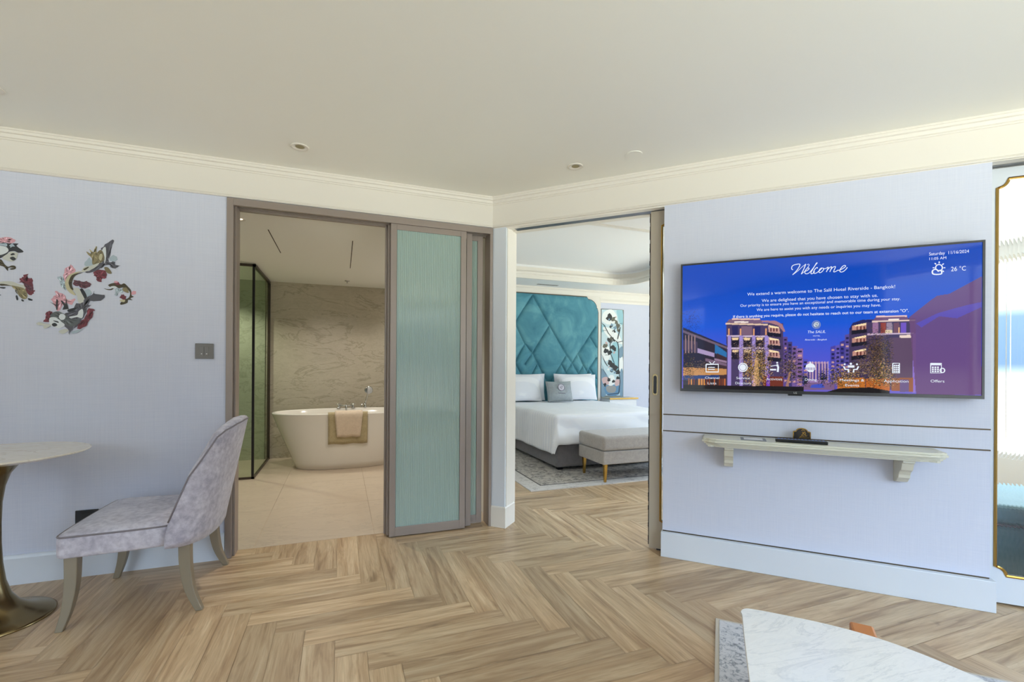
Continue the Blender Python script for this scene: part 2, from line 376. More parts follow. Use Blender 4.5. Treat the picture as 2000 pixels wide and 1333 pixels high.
# tray moulding: stepped profile along the rounded edge
tm = MB()
for inset, z0, z1 in ((.0, H - .012, H + .05), (.022, H + .05, H + .085), (-.01, H + .085, H + .16)):
    a_ = rrect(TX0 - .03, 4.39 + .03, TY0 - .03, 6.33 + .03, .39); b_ = rrect(TX0 + inset + .012, 4.39 - inset - .012, TY0 + inset + .012, 6.33 - inset - .012, .35 - inset)
    tm.prism(a_, z0, z1, [b_])
struct(tm.build('trim_1', M['white']), 'stepped white moulding around the tray ceiling edge', 'moulding')
bcl = box('ceiling_bathroom', M['ceiling'], -2.1, 1.15, A + .12, 6.95, 2.39, 2.42)
struct(bcl, 'plain ceiling of the bathroom', 'ceiling')
struct(box('trim_11', M['bedwall'], -.706, 1.12, A + .13, A + .23, 2.352, 2.392), 'white lintel strip above the bathroom side of the door', 'lintel')
# ceiling access hatch lines
hp = [onZ(526, 449, 2.389), onZ(545, 493, 2.389), onZ(693, 472, 2.389), onZ(683, 525, 2.389)]
hl = MB().box(-.58, -.573, 4.26, 5.1, 2.3885, 2.3905).box(.085, .092, 4.36, 5.6, 2.3885, 2.3905)
struct(hl.build('trim_2', M['grout']), 'thin dark panel joints in the bathroom ceiling', 'ceiling joint')

# wall with the bathroom opening (x from -.706 to 1.12)
WL = MB().box(-5, -.706, A, A + .12, 0, H).box(-.706, CX + .09, A, A + .12, VZ, H).box(CX, CX + .07, A + .02, A + .12, 0, VZ)
struct(WL.build('wall_left', M['paper']), 'lavender papered wall with the bathroom doorway', 'wall')
# painted frieze band + crown on both walls
prof = [(-.002, VZ + .004), (.012, VZ + .004), (.016, VZ + .010), (.012, VZ + .018), (.008, VZ + .022), (.008, H - .062), (.013, H - .060), (.013, H - .052), (.020, H - .048), (.024, H - .030), (.034, H - .026), (.036, H - .012), (.040, H - .010), (.040, H), (-.002, H)]
e5 = CO + D * 4.93
path = [(-5, A), (CX, A), (e5.x, e5.y)]
struct(MB().sweep(path, prof, -1).build('trim_3', M['white']), 'cream painted frieze and crown moulding along the top of both walls', 'moulding')
# baseboard of the left wall
bb = [(0, 0), (.022, 0), (.022, .150), (.018, .162), (.012, .168), (0, .168)]
struct(MB().sweep([(-5, A), (-.708, A)], bb, -1).build('baseboard_left', M['skirt']), 'tall pale skirting board under the papered wall', 'baseboard')

# diagonal wall: header above z=VZ, corner column, TV panel, rear skin; frame TV (x along, y into, z up)
wd = MB().box(0, 4.93, 0, .18, VZ, H + .2)
struct(wd.build('wall_right', M['white'], None, TV), 'white header of the diagonal wall above the sliding doors', 'wall')
cl = MB().prism([(0, 0), (.118, 0), (.118, .17), (-.02, .17)], 0, VZ)
struct(cl.build('wall_corner', M['skirt'], None, TV), 'narrow white column between the two doorways', 'wall')
struct(MB().sweep([(0.0, 0), (.118, 0), (.118, .172)], [(0, 0), (.012, 0), (.012, .155), (.006, .163), (0, .163)], -1).build('baseboard_corner', M['white'], None, TV), 'white skirting wrapped around the corner column', 'baseboard')
# bright casing inside the reveal
cs = MB().box(.118, .124, .02, .185, .16, VZ).box(.118, 1.3, .0, .052, VZ - .006, VZ).box(.118, 1.3, .125, .18, VZ - .006, VZ)
struct(cs.build('trim_4', M['white'], None, TV), 'white lining of the bedroom doorway', 'door lining')
tk = MB().box(.16, 4.9, .056, .121, VZ - .003, VZ + .001)
struct(tk.build('trim_5', M['silver'], None, TV), 'grey metal sliding track in the doorway head', 'track')
wt = MB().box(1.300, 2.946, 0, .045, .16, VZ).box(1.300, 2.946, .13, .18, 0, VZ).box(1.33, 2.92, .0, .045, 0, .16)
struct(wt.build('wall_television', M['paper'], None, TV), 'lavender papered panel that carries the television', 'wall')
struct(MB().box(1.293, 2.960, -.034, .04, 0, .163).build('baseboard_television', M['skirt'], None, TV, bevel=.003), 'proud pale skirting below the television panel', 'baseboard')
g_ = MB().box(1.302, 2.944, -.0012, .001, .163, .170).box(1.3, 2.946, -.002, .002, .9465, .9535).box(1.3, 2.946, -.002, .002, .8365, .8435)  # lowest strip is colour standing in for the shadow gap above the skirting
struct(g_.build('trim_6', M['bronze'], None, TV), 'thin bronze inlay lines across the television panel and a dark strip painting the shadow gap above its skirting', 'inlay')

# rest of the living room (behind and beside the camera)
struct(MB().box(-5.12, -5, -2.2, A + .12, 0, H + .1).build('wall_far_left', M['paper']), 'papered end wall left of the camera', 'wall')
wb = MB().prism([(-5, 0), (4.9, 0), (4.9, H), (-5, H)], -2.16, -2.0, [[(.6, .35), (.6, 2.45), (4.3, 2.45), (4.3, .35)], [(-4.8, .35), (-4.8, 2.45), (-2.4, 2.45), (-2.4, .35)]], 'Y')
struct(wb.build('wall_back', M['paper']), 'wall behind the camera with the wide window', 'wall')
struct(MB().box(4.6, 4.72, -2.0, -.03, 0, H).build('wall_side', M['paper']), 'side wall right of the camera', 'wall')
def window(name, x0, x1, z0, z1, n, mw, label):
    f = MB(); t = .04
    f.box(x0, x1, -.03, .03, z0, z0 + t).box(x0, x1, -.03, .03, z1 - t, z1)
    for k in range(n + 1):
        x = x0 + (x1 - x0) * k / n; f.box(max(x0, x - t / 2), min(x1, x + t / 2) if k else x0 + t, -.03, .03, z0 + t, z1 - t)
    o = f.build(name, M['white'], None, mw, origin=(x0, 0, z0)); struct(o, label, 'window')
    for k in range(n):
        a, b = x0 + (x1 - x0) * k / n + t / 2, x0 + (x1 - x0) * (k + 1) / n - t / 2
        MB().box(a, b, -.004, .004, z0 + t, z1 - t).build('pane', M['window_glass'], o)
    return o
window('window_1', .6, 4.3, .35, 2.45, 4, Matrix.Translation((0, -2.08, 0)), 'wide living room window behind the camera')
window('added_window_left', -4.8, -2.4, .35, 2.45, 3, Matrix.Translation((0, -2.08, 0)), 'added living room window behind and left of the camera, brightening the left wall')  # unseen window added to brighten the papered left wall
def curtain(x0, x1, y, z0, z1, mw, label):
    n = 60; f = []
    for k in range(n + 1):
        x = x0 + (x1 - x0) * k / n; f.append((x, y + .035 * math.sin(k * .9) + .008 * math.sin(k * 2.3)))
    vs = []; fs = []
    for x, yy in f: vs += [(x, yy, z0), (x, yy, z1), (x, yy + .004, z1), (x, yy + .004, z0)]
    for k in range(n):
        a = 4 * k; fs += [(a, a + 4, a + 5, a + 1), (a + 1, a + 5, a + 6, a + 2), (a + 2, a + 6, a + 7, a + 3), (a + 3, a + 7, a + 4, a)]
    o = MB().add(vs, fs).build('curtain', M['curtain'], None, mw, origin=((x0 + x1) / 2, y, z0), smooth=True); tag(o, label, 'curtain')
curtain(.15, .75, -1.9, .02, 2.58, I4, 'off-white curtain gathered at the inner end of the back window')
curtain(3.55, 4.45, -1.9, .02, 2.58, I4, 'off-white curtain gathered at the side wall end of the back window')

# bathroom shell
struct(MB().box(-2.1, 1.15, 6.9, 7.02, 0, 2.42).build('wall_bathroom_back', M['bath_marble']), 'glossy beige marble wall behind the bathtub', 'wall')
struct(MB().box(-2.12, -2.0, A + .12, 7.02, 0, 2.42).build('wall_bathroom_left', M['shower_marble']), 'green grey marble wall inside the shower', 'wall')
struct(MB().box(1.15, 1.27, A + .14, 7.02, 0, H + .2).build('wall_bathroom_right', M['bedwall']), 'wall between bathroom and bedroom', 'wall')
struct(MB().box(-2.0, -.96, 6.885, 6.9, 0, 2.39).build('wall_shower_back', M['shower_marble']), 'green grey marble slab at the back of the shower', 'wall')
# bedroom shell
BW = MB().box(1.15, 6.7, 7.02, 7.14, 0, H + .2)
struct(BW.build('wall_bedroom_back', M['bedwall']), 'white bedroom wall behind the bed', 'wall')
struct(MB().prism([(-.2, 0), (7.1, 0), (7.1, H), (-.2, H)], -.06, .06, [[(.8, .35), (.8, 2.45), (5.5, 2.45), (5.5, .35)]], 'Y').build('wall_bedroom_right', M['bedwall'], None, Matrix.Translation((6.58, 0, 0)) @ Matrix.Rotation(PI / 2, 4, 'Z')), 'bedroom wall with the long window', 'wall')
window('window_2', .8, 5.5, .35, 2.45, 5, Matrix.Translation((6.58, 0, 0)) @ Matrix.Rotation(PI / 2, 4, 'Z'), 'long bedroom window looking onto the bright sky')
struct(MB().box(4.72, 6.7, -.2, -.08, 0, H).build('wall_bedroom_front', M['bedwall']), 'short bedroom wall beside the living room corner', 'wall')
# papered field right of the headboard + cornice
struct(MB().box(4.262, 6.5, 7.0, 7.02, 0, 2.40).build('wall_bedside', M['paper']), 'lavender papered field beside the headboard', 'wall')
cn = MB().sweep([(1.28, 7.02), (6.52, 7.02)], [(0, 2.40), (.03, 2.40), (.035, 2.43), (.03, 2.47), (.045, 2.50), (.05, 2.56), (.07, 2.58), (.07, 2.6), (0, 2.6)], -1)
struct(cn.build('trim_7', M['white']), 'white cornice above the headboard', 'cornice')
struct(MB().box(4.242, 4.270, 6.985, 7.02, 0, 2.41).build('trim_8', M['white']), 'upright white trim right of the headboard', 'moulding')
vt = MB().prism([(2.96, 6.75), (3.33, 6.75), (3.33, 6.81), (2.96, 6.81)], H - .004, H, [[(2.97 + k * .04, 6.765), (2.97 + k * .04, 6.795), (2.99 + k * .04, 6.795), (2.99 + k * .04, 6.765)] for k in range(9)])
tag(vt.build('ceiling_vent', M['silver'], None, I4, origin=(3.14, 6.78, H)), 'small slotted air vent in the bedroom ceiling edge above the headboard', 'vent')

# ------------------------------------------------------------------ bathroom sliding door: frame + three leaves
fr_ = MB().box(-.706, -.668, A - .014, A + .13, 0, 2.359).box(-.668, -.655, A + .02, A + .13, 0, 2.32).box(1.095, CX - .002, A - .012, A + .13, 0, 2.345)
fr_.box(-.668, CX - .002, A - .014, A + .015, 2.312, 2.359).box(-.706, CX - .002, A + .10, A + .13, 2.312, 2.356)
for yy in (.032, .062, .092): fr_.box(-.668, 1.095, A + yy - .004, A + yy + .004, 2.318, 2.354)
f_ = fr_.build('door_frame', M['taupe'], bevel=.002); struct(f_, 'taupe metal frame around the bathroom doorway', 'door frame')
struct(MB().box(-.668, 1.095, A + .015, A + .10, 2.345, 2.356).build('trim_9', M['taupe_dark']), 'dark tracks inside the bathroom door head', 'track')
def flutes(x0, x1, y0, y1, z0, z1, pitch, amp):
    n = max(2, round((x1 - x0) / pitch)); pts = []
    for k in range(n):
        for q in range(5):
            t = q / 5; pts.append((x0 + (k + t) * (x1 - x0) / n, y0 - amp * math.sin(PI * t)))
    pts.append((x1, y0)); vs = []; fs = []
    L = len(pts)
    for x, y in pts: vs += [(x, y, z0), (x, y, z1)]
    for k in range(L - 1): fs.append((2 * k, 2 * k + 2, 2 * k + 3, 2 * k + 1))
    vs += [(x0, y1, z0), (x0, y1, z1), (x1, y1, z0), (x1, y1, z1)]; b = 2 * L
    fs += [(b, b + 1, b + 3, b + 2), (0, 1, b + 1, b), (2 * L - 2, b + 2, b + 3, 2 * L - 1), tuple([2 * k for k in range(L)]) + (b + 2, b), tuple([2 * k + 1 for k in range(L)]) + (b + 3, b + 1)]
    return MB().add(vs, fs)
for i, (xa, xb, y0, nm, lb) in enumerate(((.334, .905, A - .004, 'door_1', 'front leaf of the fluted teal glass sliding door'), (.318, .962, A + .036, 'door_2', 'middle leaf of the fluted glass sliding door, mostly hidden'), (.302, 1.062, A + .076, 'door_3', 'rear leaf of the fluted glass sliding door by the jamb'))):
    st = .044; t = .026
    o = empty(nm, (xa, y0, 0)); struct(o, lb, 'sliding door')
    d_ = MB().box(xa, xa + st, y0, y0 + t, .008, 2.312).box(xb - st, xb, y0, y0 + t, .008, 2.312).box(xa + st, xb - st, y0, y0 + t, .008, .075).box(xa + st, xb - st, y0, y0 + t, 2.27, 2.312)
    d_.build('leaf_frame', M['taupe'], o, bevel=.0015)
    flutes(xa + st, xb - st, y0 + .010, y0 + .018, .072, 2.272, .0135, .0028).build('glass_panel', M['fluted_teal'], o)

# ------------------------------------------------------------------ bedroom sliding leaves with gilt notched frame
def notched(s0, s1, z0, z1, a=.045, n=8):
    """rectangle with concave quarter corners, small flats"""
    out = []
    for cx, cz, a0 in ((s0, z0, 90), (s1, z0, 180), (s1, z1, 270), (s0, z1, 0)):
        arc = []
        for k in range(n + 1):
            t = math.radians(a0 - 90 * k / n); arc.append((cx + a * math.cos(t), cz + a * math.sin(t)))
        out += arc
    return out
def big_leaf(name, s0, s1, y0, lb, gs0, gs1, handle):
    o = empty(name, (s0, y0, 0), TV); struct(o, lb, 'sliding door')
    hole = notched(gs0, gs1, .160, 2.291)
    MB().prism([(s0, .012), (s1, .012), (s1, 2.35), (s0, 2.35)], y0, y0 + .042, [hole], 'Y').build('leaf_panel', M['door_paint'] if handle else M['skirt'], o)
    MB().tube([(a, y0 + .0, b) for a, b in hole], .0075, 6, True).build('gold_frame', M['gold'], o)
    flutes(gs0 + .004, gs1 - .004, y0 + .016, y0 + .024, .164, 2.287, .017, .0012).build('glass_panel', M['fluted_clear'], o)
    if handle:
        hx = s0 + .036; pull = rrect(hx - .018, hx + .018, 1.072, 1.22, .017, 6); inn = rrect(hx - .011, hx + .011, 1.084, 1.208, .0105, 6)
        h_ = MB().prism(pull, y0 - .004, y0 + .002, [inn], 'Y').build('pull_handle', M['brass'], o)
        MB().prism(inn, y0 - .001, y0 + .001, (), 'Y').build('handle_recess', M['black'], h_)
        br = MB(); zz = .03
        while zz < 2.33:
            br.box(s0 - .006 - .003 * random.random(), s0 + .001, y0 + .008, y0 + .03, zz, zz + .03); zz += .03
        br.build('brush_seal', M['brush'], o)
        MB().box(s0 + .05, s0 + .11, y0 + .005, y0 + .03, 0, .013).build('floor_guide', M['black'], o)
    return o
big_leaf('door_4', 1.203, 2.10, .062, 'greige sliding door leaf with brass pull tucked behind the television panel', 1.279, 2.02, True)
big_leaf('door_5', 2.90, 4.60, .095, 'fluted glass sliding door with a gilt notched frame right of the television', 3.004, 4.5, False)

# ------------------------------------------------------------------ television
def text_mesh(s, size, align='CENTER', shear=0, bold=0., space=1.):
    cu = bpy.data.curves.new('t', 'FONT'); cu.body = s; cu.size = size; cu.align_x = align; cu.shear = shear; cu.offset = bold; cu.space_character = space; cu.resolution_u = 3
    o = bpy.data.objects.new('t', cu); S.collection.objects.link(o); bpy.context.view_layer.update()
    me = bpy.data.meshes.new_from_object(o.evaluated_get(bpy.context.evaluated_depsgraph_get())); bpy.data.objects.remove(o); bpy.data.curves.remove(cu); return me
def put_text(name, s, x, z, y, size, m, parent, width=None, **kw):
    me = text_mesh(s, size, **kw); xs = [v.co.x for v in me.vertices]; k = 1
    if width: k = width / (max(xs) - min(xs))
    b = BASE[parent.name]
    for v in me.vertices: v.co = Vector((x + v.co.x * k, y, z + v.co.y)) - b
    me.name = name; me.materials.append(m); o = bpy.data.objects.new(name, me); S.collection.objects.link(o); o.parent = parent; BASE[o.name] = b; return o
TY = -.070
def T(px, py, off=TY): return onT(px, py, off)
s0, s1, z0, z1 = 1.412, 2.894, 1.113, 1.939
tv = empty('television', ((s0 + s1) / 2, TY, z0), TV); tag(tv, 'large flat television showing a blue dusk welcome screen, hung on the papered panel', 'television')
M['bezel'] = mat('dark_brushed_bezel', srgb(70, 70, 72), .28, .8)
MB().prism([(s0, z0), (s1, z0), (s1, z1), (s0, z1)], TY, TY + .035, [[(s0 + .011, z0 + .018), (s0 + .011, z1 - .011), (s1 - .011, z1 - .011), (s1 - .011, z0 + .018)]], 'Y').build('bezel', M['bezel'], tv, bevel=.001)
MB().box(s0 + .004, s1 - .004, TY + .012, TY + .035, z0 + .004, z1 - .004).build('back_housing', M['black'], tv)
MB().box(s0 + .35, s1 - .35, TY + .035, -.001, z0 + .15, z1 - .2).build('wall_mount', M['black'], tv)
MB().box(2.02, 2.09, TY + .002, TY + .03, z0 - .010, z0 + .001).build('sensor_strip', M['black'], tv)
put_text('maker_mark', 'LG', 2.055, z0 + .003, TY - .001, .014, M['led'], tv)
# picture raster -------------------------------------------------
def paint_screen():
    W, Hh = 560, 315; a0, a1, b0, b1 = s0 + .011, s1 - .011, z0 + .018, z1 - .011
    ss = np.linspace(a0, a1, W)[None, :].repeat(Hh, 0); zz = np.linspace(b0, b1, Hh)[:, None].repeat(W, 1)
    img = np.zeros((Hh, W, 3)); rng = np.random.RandomState(3)
    def C(r, g, b): return np.array(srgb(r, g, b)[:3])
    t = (zz - b0) / (b1 - b0)
    for ch in range(3):
        img[..., ch] = np.interp(t, [0, .25, .5, .8, 1], [C(104, 92, 196)[ch], C(74, 84, 206)[ch], C(10, 84, 212)[ch], C(0, 72, 190)[ch], C(0, 70, 186)[ch]])
    def inside(pts):
        q = [T(*p) for p in pts]; r = np.zeros(ss.shape, bool); n = len(q)
        for i in range(n):
            (xa, ya), (xb, yb) = q[i], q[(i + 1) % n]
            c = ((ya > zz) != (yb > zz)); d = (xb - xa) * (zz - ya) / ((yb - ya) if yb != ya else 1e-9) + xa
            r ^= c & (ss < d)
        return r
    def poly(pts, c, a=1.): k = inside(pts); img[k] = img[k] * (1 - a) + C(*c) * a
    def speck(pts, cols, dens, k=1):
        q = [T(*p) for p in pts]; msk = inside(pts); ys, xs = np.where(msk); n = int(len(ys) * dens)
        if not len(ys): return
        for i in rng.randint(0, len(ys), n):
            c = cols[rng.randint(len(cols))]; img[ys[i]:ys[i] + k, xs[i]:xs[i] + k + rng.randint(2)] = C(*c)
    # far left low building
    poly([(1334, 640), (1370, 655), (1420, 676), (1420, 760), (1334, 760)], (40, 34, 52))
    poly([(1334, 645), (1420, 678), (1420, 682), (1334, 650)], (110, 92, 110))
    poly([(1334, 672), (1395, 690), (1395, 698), (1334, 682)], (170, 150, 190)); poly([(1334, 664), (1362, 668), (1362, 690), (1334, 684)], (70, 56, 80))
    for x in range(1338, 1362, 6): poly([(x, 655), (x + 2, 655), (x + 2, 690), (x, 690)], (150, 120, 120))
    poly([(1396, 672), (1421, 690), (1421, 704), (1396, 690)], (40, 110, 170))
    poly([(1400, 690), (1450, 712), (1450, 760), (1400, 760)], (60, 40, 48))
    poly([(1334, 718), (1448, 722), (1448, 732), (1334, 734)], (196, 140, 84)); poly([(1334, 734), (1405, 733), (1405, 741), (1334, 743)], (30, 60, 120))
    for x in range(1344, 1450, 5):
        poly([(x, 740), (x + 3, 740), (x + 3, 757), (x, 757)], ((214, 140, 66), (120, 56, 30), (176, 96, 50), (60, 34, 30))[rng.randint(4)])
    poly([(1395, 700), (1447, 712), (1447, 716), (1395, 704)], (150, 124, 150)); poly([(1378, 700), (1450, 719), (1450, 723), (1378, 706)], (120, 96, 120))
    # main left building
    def block(x0, x1, ytop, flo, cols):
        poly([(x0, ytop), (x1, ytop), (x1, 762), (x0, 762)], (92, 76, 122))
    poly([(1419, 629), (1530, 632), (1530, 762), (1419, 762)], (70, 56, 96))
    poly([(1424, 624), (1485, 624), (1492, 632), (1418, 632)], (120, 92, 120)); poly([(1430, 622), (1484, 622), (1484, 625), (1430, 625)], (226, 190, 180))
    poly([(1417, 631), (1500, 633), (1500, 636), (1417, 634)], (226, 196, 170))
    poly([(1488, 626), (1516, 627), (1528, 634), (1534, 648), (1530, 648), (1520, 636), (1500, 630), (1488, 630)], (168, 120, 130))
    poly([(1420, 655), (1500, 656), (1500, 659), (1420, 658)], (206, 186, 206)); poly([(1420, 679), (1500, 679), (1500, 682), (1420, 682)], (200, 180, 204))
    for x in (1421, 1444, 1469, 1494): poly([(x, 656), (x + 7, 656), (x + 7, 762), (x, 762)], (158, 138, 208))
    for x, y in ((1430, 637), (1448, 637), (1458, 638), (1474, 638)):
        poly([(x, y), (x + 11, y), (x + 11, 655), (x, 655)], (34, 30, 88) if x in (1430, 1474) else (120, 92, 116))
    for y in (636,):
        for x in (1421, 1444, 1470, 1494): poly([(x + 1, y + 6), (x + 4, y + 6), (x + 4, 655), (x + 1, 655)], (226, 160, 110))
    for y in (660, 684):
        for x in (1429, 1452, 1477):
            poly([(x, y), (x + 14, y), (x + 14, y + 18), (x, y + 18)], (22, 16, 34)); poly([(x, y), (x + 14, y), (x + 12, y + 5), (x + 2, y + 5)], (240, 208, 160))
    for y in (636, 660, 684):
        poly([(1501, y), (1522, y + 4), (1524, y + 16), (1501, y + 13)], (196, 150, 140)); poly([(1501, y - 1), (1521, y + 3), (1521, y + 6), (1504, y + 4)], (250, 226, 180))
        for x in (1504, 1510, 1516): poly([(x, y + 5), (x + 3, y + 5), (x + 3, y + 12), (x, y + 12)], (90, 40, 50))
        poly([(1499, y + 13), (1526, y + 16), (1526, y + 23), (1499, y + 21)], (20, 18, 40))
    for k, (x0_, x1_, yt) in enumerate(((1530, 1538, 658), (1538, 1547, 668), (1547, 1556, 676), (1556, 1568, 681), (1568, 1578, 702))):
        poly([(x0_, yt), (x1_, yt), (x1_, 762), (x0_, 762)], ((88, 66, 140), (66, 56, 120), (110, 84, 150), (136, 100, 160), (84, 78, 180))[k])
        for y in range(yt + 4, 750, 8): poly([(x0_ + 2, y), (x1_ - 2, y), (x1_ - 2, y + 4), (x0_ + 2, y + 4)], ((32, 26, 60), (200, 150, 150))[rng.randint(4) == 0])
    # far end building and right row
    poly([(1576, 707), (1618, 707), (1618, 762), (1576, 762)], (150, 120, 176))
    for x in range(1578, 1618, 6): poly([(x, 711), (x + 3, 711), (x + 3, 742), (x, 742)], (64, 54, 140)); poly([(x + 3, 706), (x + 4, 706), (x + 4, 742), (x + 3, 742)], (236, 200, 190))
    for k, (x0_, x1_, yt) in enumerate(((1622, 1632, 678), (1632, 1641, 676), (1641, 1650, 668), (1650, 1660, 655))):
        poly([(x0_, yt), (x1_, yt - 3), (x1_, 762), (x0_, 762)], ((70, 62, 160), (96, 84, 176), (60, 54, 140), (84, 72, 150))[k])
        for y in range(yt + 4, 750, 8): poly([(x0_ + 2, y), (x1_ - 2, y), (x1_ - 2, y + 4), (x0_ + 2, y + 4)], ((30, 28, 80), (190, 150, 150))[rng.randint(4) == 0])
    poly([(1659, 642), (1668, 632), (1684, 626), (1700, 624), (1788, 622), (1790, 762), (1659, 762)], (66, 52, 90))
    poly([(1659, 643), (1666, 631), (1684, 625), (1704, 625), (1704, 629), (1684, 631), (1668, 636), (1662, 646)], (28, 30, 92))
    poly([(1712, 618), (1772, 617), (1776, 627), (1704, 629)], (110, 76, 116)); poly([(1712, 617), (1772, 616), (1772, 619), (1712, 620)], (226, 190, 190)); poly([(1704, 627), (1788, 624), (1788, 627), (1704, 630)], (226, 200, 186))
    for y in (633, 657, 683):
        poly([(1665, y + 4), (1692, y), (1692, y + 14), (1665, y + 14)], (190, 140, 126)); poly([(1668, y + 3), (1692, y - 2), (1692, y + 2), (1672, y + 5)], (250, 224, 176))
        for x in (1673, 1680, 1687): poly([(x, y + 5), (x + 3, y + 4), (x + 3, y + 12), (x, y + 12)], (100, 44, 40))
        poly([(1663, y + 13), (1693, y + 10), (1693, y + 17), (1663, y + 21)], (16, 14, 34))
    for x, c in ((1705, (150, 110, 150)), (1720, (140, 50, 40)), (1732, (150, 130, 150)), (1746, (110, 70, 90)), (1760, (110, 80, 190)), (1778, (96, 70, 130))):
        poly([(x, 631), (x + 11, 630), (x + 11, 650), (x, 651)], c)
    poly([(1730, 645), (1744, 645), (1744, 651), (1730, 651)], (226, 206, 170)); poly([(1755, 640), (1758, 640), (1758, 651), (1755, 651)], (250, 190, 130))
    poly([(1694, 652), (1786, 650), (1786, 653), (1694, 655)], (200, 176, 200)); poly([(1758, 655), (1780, 654), (1780, 661), (1758, 662)], (236, 214, 200)); poly([(1756, 681), (1780, 680), (1780, 688), (1756, 688)], (226, 200, 180))
    poly([(1783, 652), (1789, 652), (1789, 768), (1783, 768)], (140, 110, 200)); poly([(1738, 660), (1783, 660), (1783, 762), (1738, 762)], (92, 66, 92))
    # shopfronts and street
    poly([(1490, 735), (1530, 736), (1530, 758), (1490, 758)], (110, 44, 30)); poly([(1497, 732), (1504, 732), (1504, 757), (1497, 757)], (120, 70, 190))
    poly([(1576, 748), (1630, 748), (1630, 762), (1560, 762)], (120, 90, 130)); poly([(1586, 752), (1606, 750), (1612, 758), (1582, 758)], (60, 80, 190))
    poly([(1636, 738), (1690, 738), (1690, 762), (1636, 762)], (190, 110, 40)); poly([(1692, 740), (1738, 740), (1738, 764), (1692, 764)], (186, 100, 36))
    poly([(1742, 739), (1784, 738), (1784, 766), (1742, 764)], (150, 86, 50)); poly([(1758, 742), (1776, 742), (1776, 766), (1758, 766)], (104, 80, 130))
    warm = [(204, 150, 76), (226, 186, 120), (140, 92, 36), (104, 96, 40), (70, 60, 24), (40, 34, 20), (30, 24, 18), (86, 70, 30)]
    dk = [(40, 30, 24), (28, 24, 30), (70, 48, 36), (120, 90, 70), (180, 150, 130)]
    def tree(cx, cy, sx_, sy_, cols, n):
        for x, y in zip(rng.normal(cx, sx_, n), rng.normal(cy, sy_, n)):
            if y > 757 or abs(x - cx) > 2.1 * sx_: continue
            a_, b_ = T(x, y); i, j = int((a_ - a0) / (a1 - a0) * (W - 1)), int((b_ - b0) / (b1 - b0) * (Hh - 1))
            if 0 <= i < W - 1 and 0 <= j < Hh - 1: c = cols[rng.randint(len(cols))]; img[j, i:i + 1 + rng.randint(2)] = C(*c)
    dw = [(52, 40, 30), (36, 30, 34), (84, 62, 50), (110, 84, 60), (150, 124, 110), (60, 54, 40)]
    tree(1470, 686, 20, 12, [(120, 96, 110), (60, 44, 50), (190, 160, 140), (44, 34, 36), (110, 90, 60)], 1100)
    tree(1478, 718, 16, 16, warm, 2300); poly([(1475, 700), (1480, 700), (1484, 757), (1470, 757)], (240, 190, 130), .55); tree(1478, 735, 12, 14, warm, 600)
    tree(1546, 718, 11, 16, dk + dw, 1000); poly([(1541, 728), (1545, 726), (1540, 757), (1534, 757)], (190, 140, 90), .6); tree(1571, 741, 6, 7, [(24, 26, 30), (40, 44, 30)], 350)
    tree(1608, 739, 5, 7, [(24, 26, 24), (30, 34, 22)], 250)
    tree(1650, 736, 18, 11, warm + dw, 1500); tree(1716, 686, 14, 18, dk[:4] + dw[:4], 2600); tree(1722, 732, 16, 13, warm + dw, 1700); tree(1690, 716, 14, 9, dw, 700)
    tree(1350, 628, 11, 13, [(16, 34, 110), (24, 40, 130)], 260); tree(1345, 722, 6, 16, dk[:3] + warm[2:5], 420); tree(1375, 715, 12, 6, dw, 250)
    poly([(1334, 752), (1570, 756), (1570, 768), (1334, 768)], (18, 14, 20)); poly([(1640, 759), (1700, 757), (1738, 764), (1738, 772), (1600, 770)], (20, 16, 20))
    # purple sloped shapes on the right of the picture
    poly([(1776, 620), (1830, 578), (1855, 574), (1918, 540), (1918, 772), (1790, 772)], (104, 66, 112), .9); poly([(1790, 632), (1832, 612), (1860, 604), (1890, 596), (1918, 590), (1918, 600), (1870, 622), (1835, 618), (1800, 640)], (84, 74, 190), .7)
    for x0_, x1_, y0_, c in ((1434, 1462, 628, 0), (1736, 1756, 623, 0)): poly([(x0_, y0_), (x1_, y0_), (x1_, y0_ + 2.6), (x0_, y0_ + 2.6)], (250, 236, 226))
    idx = np.arange(W * Hh).reshape(Hh, W)
    me = bpy.data.meshes.new('screen'); b = BASE[tv.name]
    co = np.stack([ss - b.x, np.full_like(ss, TY + .004) - b.y, zz - b.z], -1).reshape(-1, 3)
    f = np.stack([idx[:-1, :-1], idx[:-1, 1:], idx[1:, 1:], idx[1:, :-1]], -1).reshape(-1, 4)
    me.vertices.add(len(co)); me.vertices.foreach_set('co', co.ravel()); me.loops.add(f.size); me.loops.foreach_set('vertex_index', f.ravel())
    me.polygons.add(len(f)); me.polygons.foreach_set('loop_start', np.arange(len(f)) * 4); me.update(calc_edges=True); me.validate()
    ca = me.color_attributes.new('picture', 'FLOAT_COLOR', 'POINT'); ca.data.foreach_set('color', np.concatenate([img.reshape(-1, 3), np.ones((W * Hh, 1))], 1).ravel())
    me.materials.append(M['screen']); o = bpy.data.objects.new('screen', me); S.collection.objects.link(o); o.parent = tv; BASE[o.name] = b
    return o
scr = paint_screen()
YT = TY + .0025
def line_text(s, xa, ya, xb, yb, size, name='lettering', **kw):
    p, q = T(xa, ya), T(xb, yb); return put_text(name, s, (p[0] + q[0]) / 2, (p[1] + q[1]) / 2 - size * .33, YT, size, M['screen_white'], scr, width=q[0] - p[0], **kw)
line_text('We extend a warm welcome to The Salil Hotel Riverside - Bangkok!', 1460, 574, 1749, 561, .026)
line_text('We are delighted that you have chosen to stay with us.', 1488, 587, 1715, 577.5, .026)
line_text('Our priority is to ensure you have an exceptional and memorable time during your stay.', 1446, 597, 1759, 584, .023)
line_text('We are here to assist you with any needs or inquiries you may have.', 1478, 605, 1721, 596.5, .023)
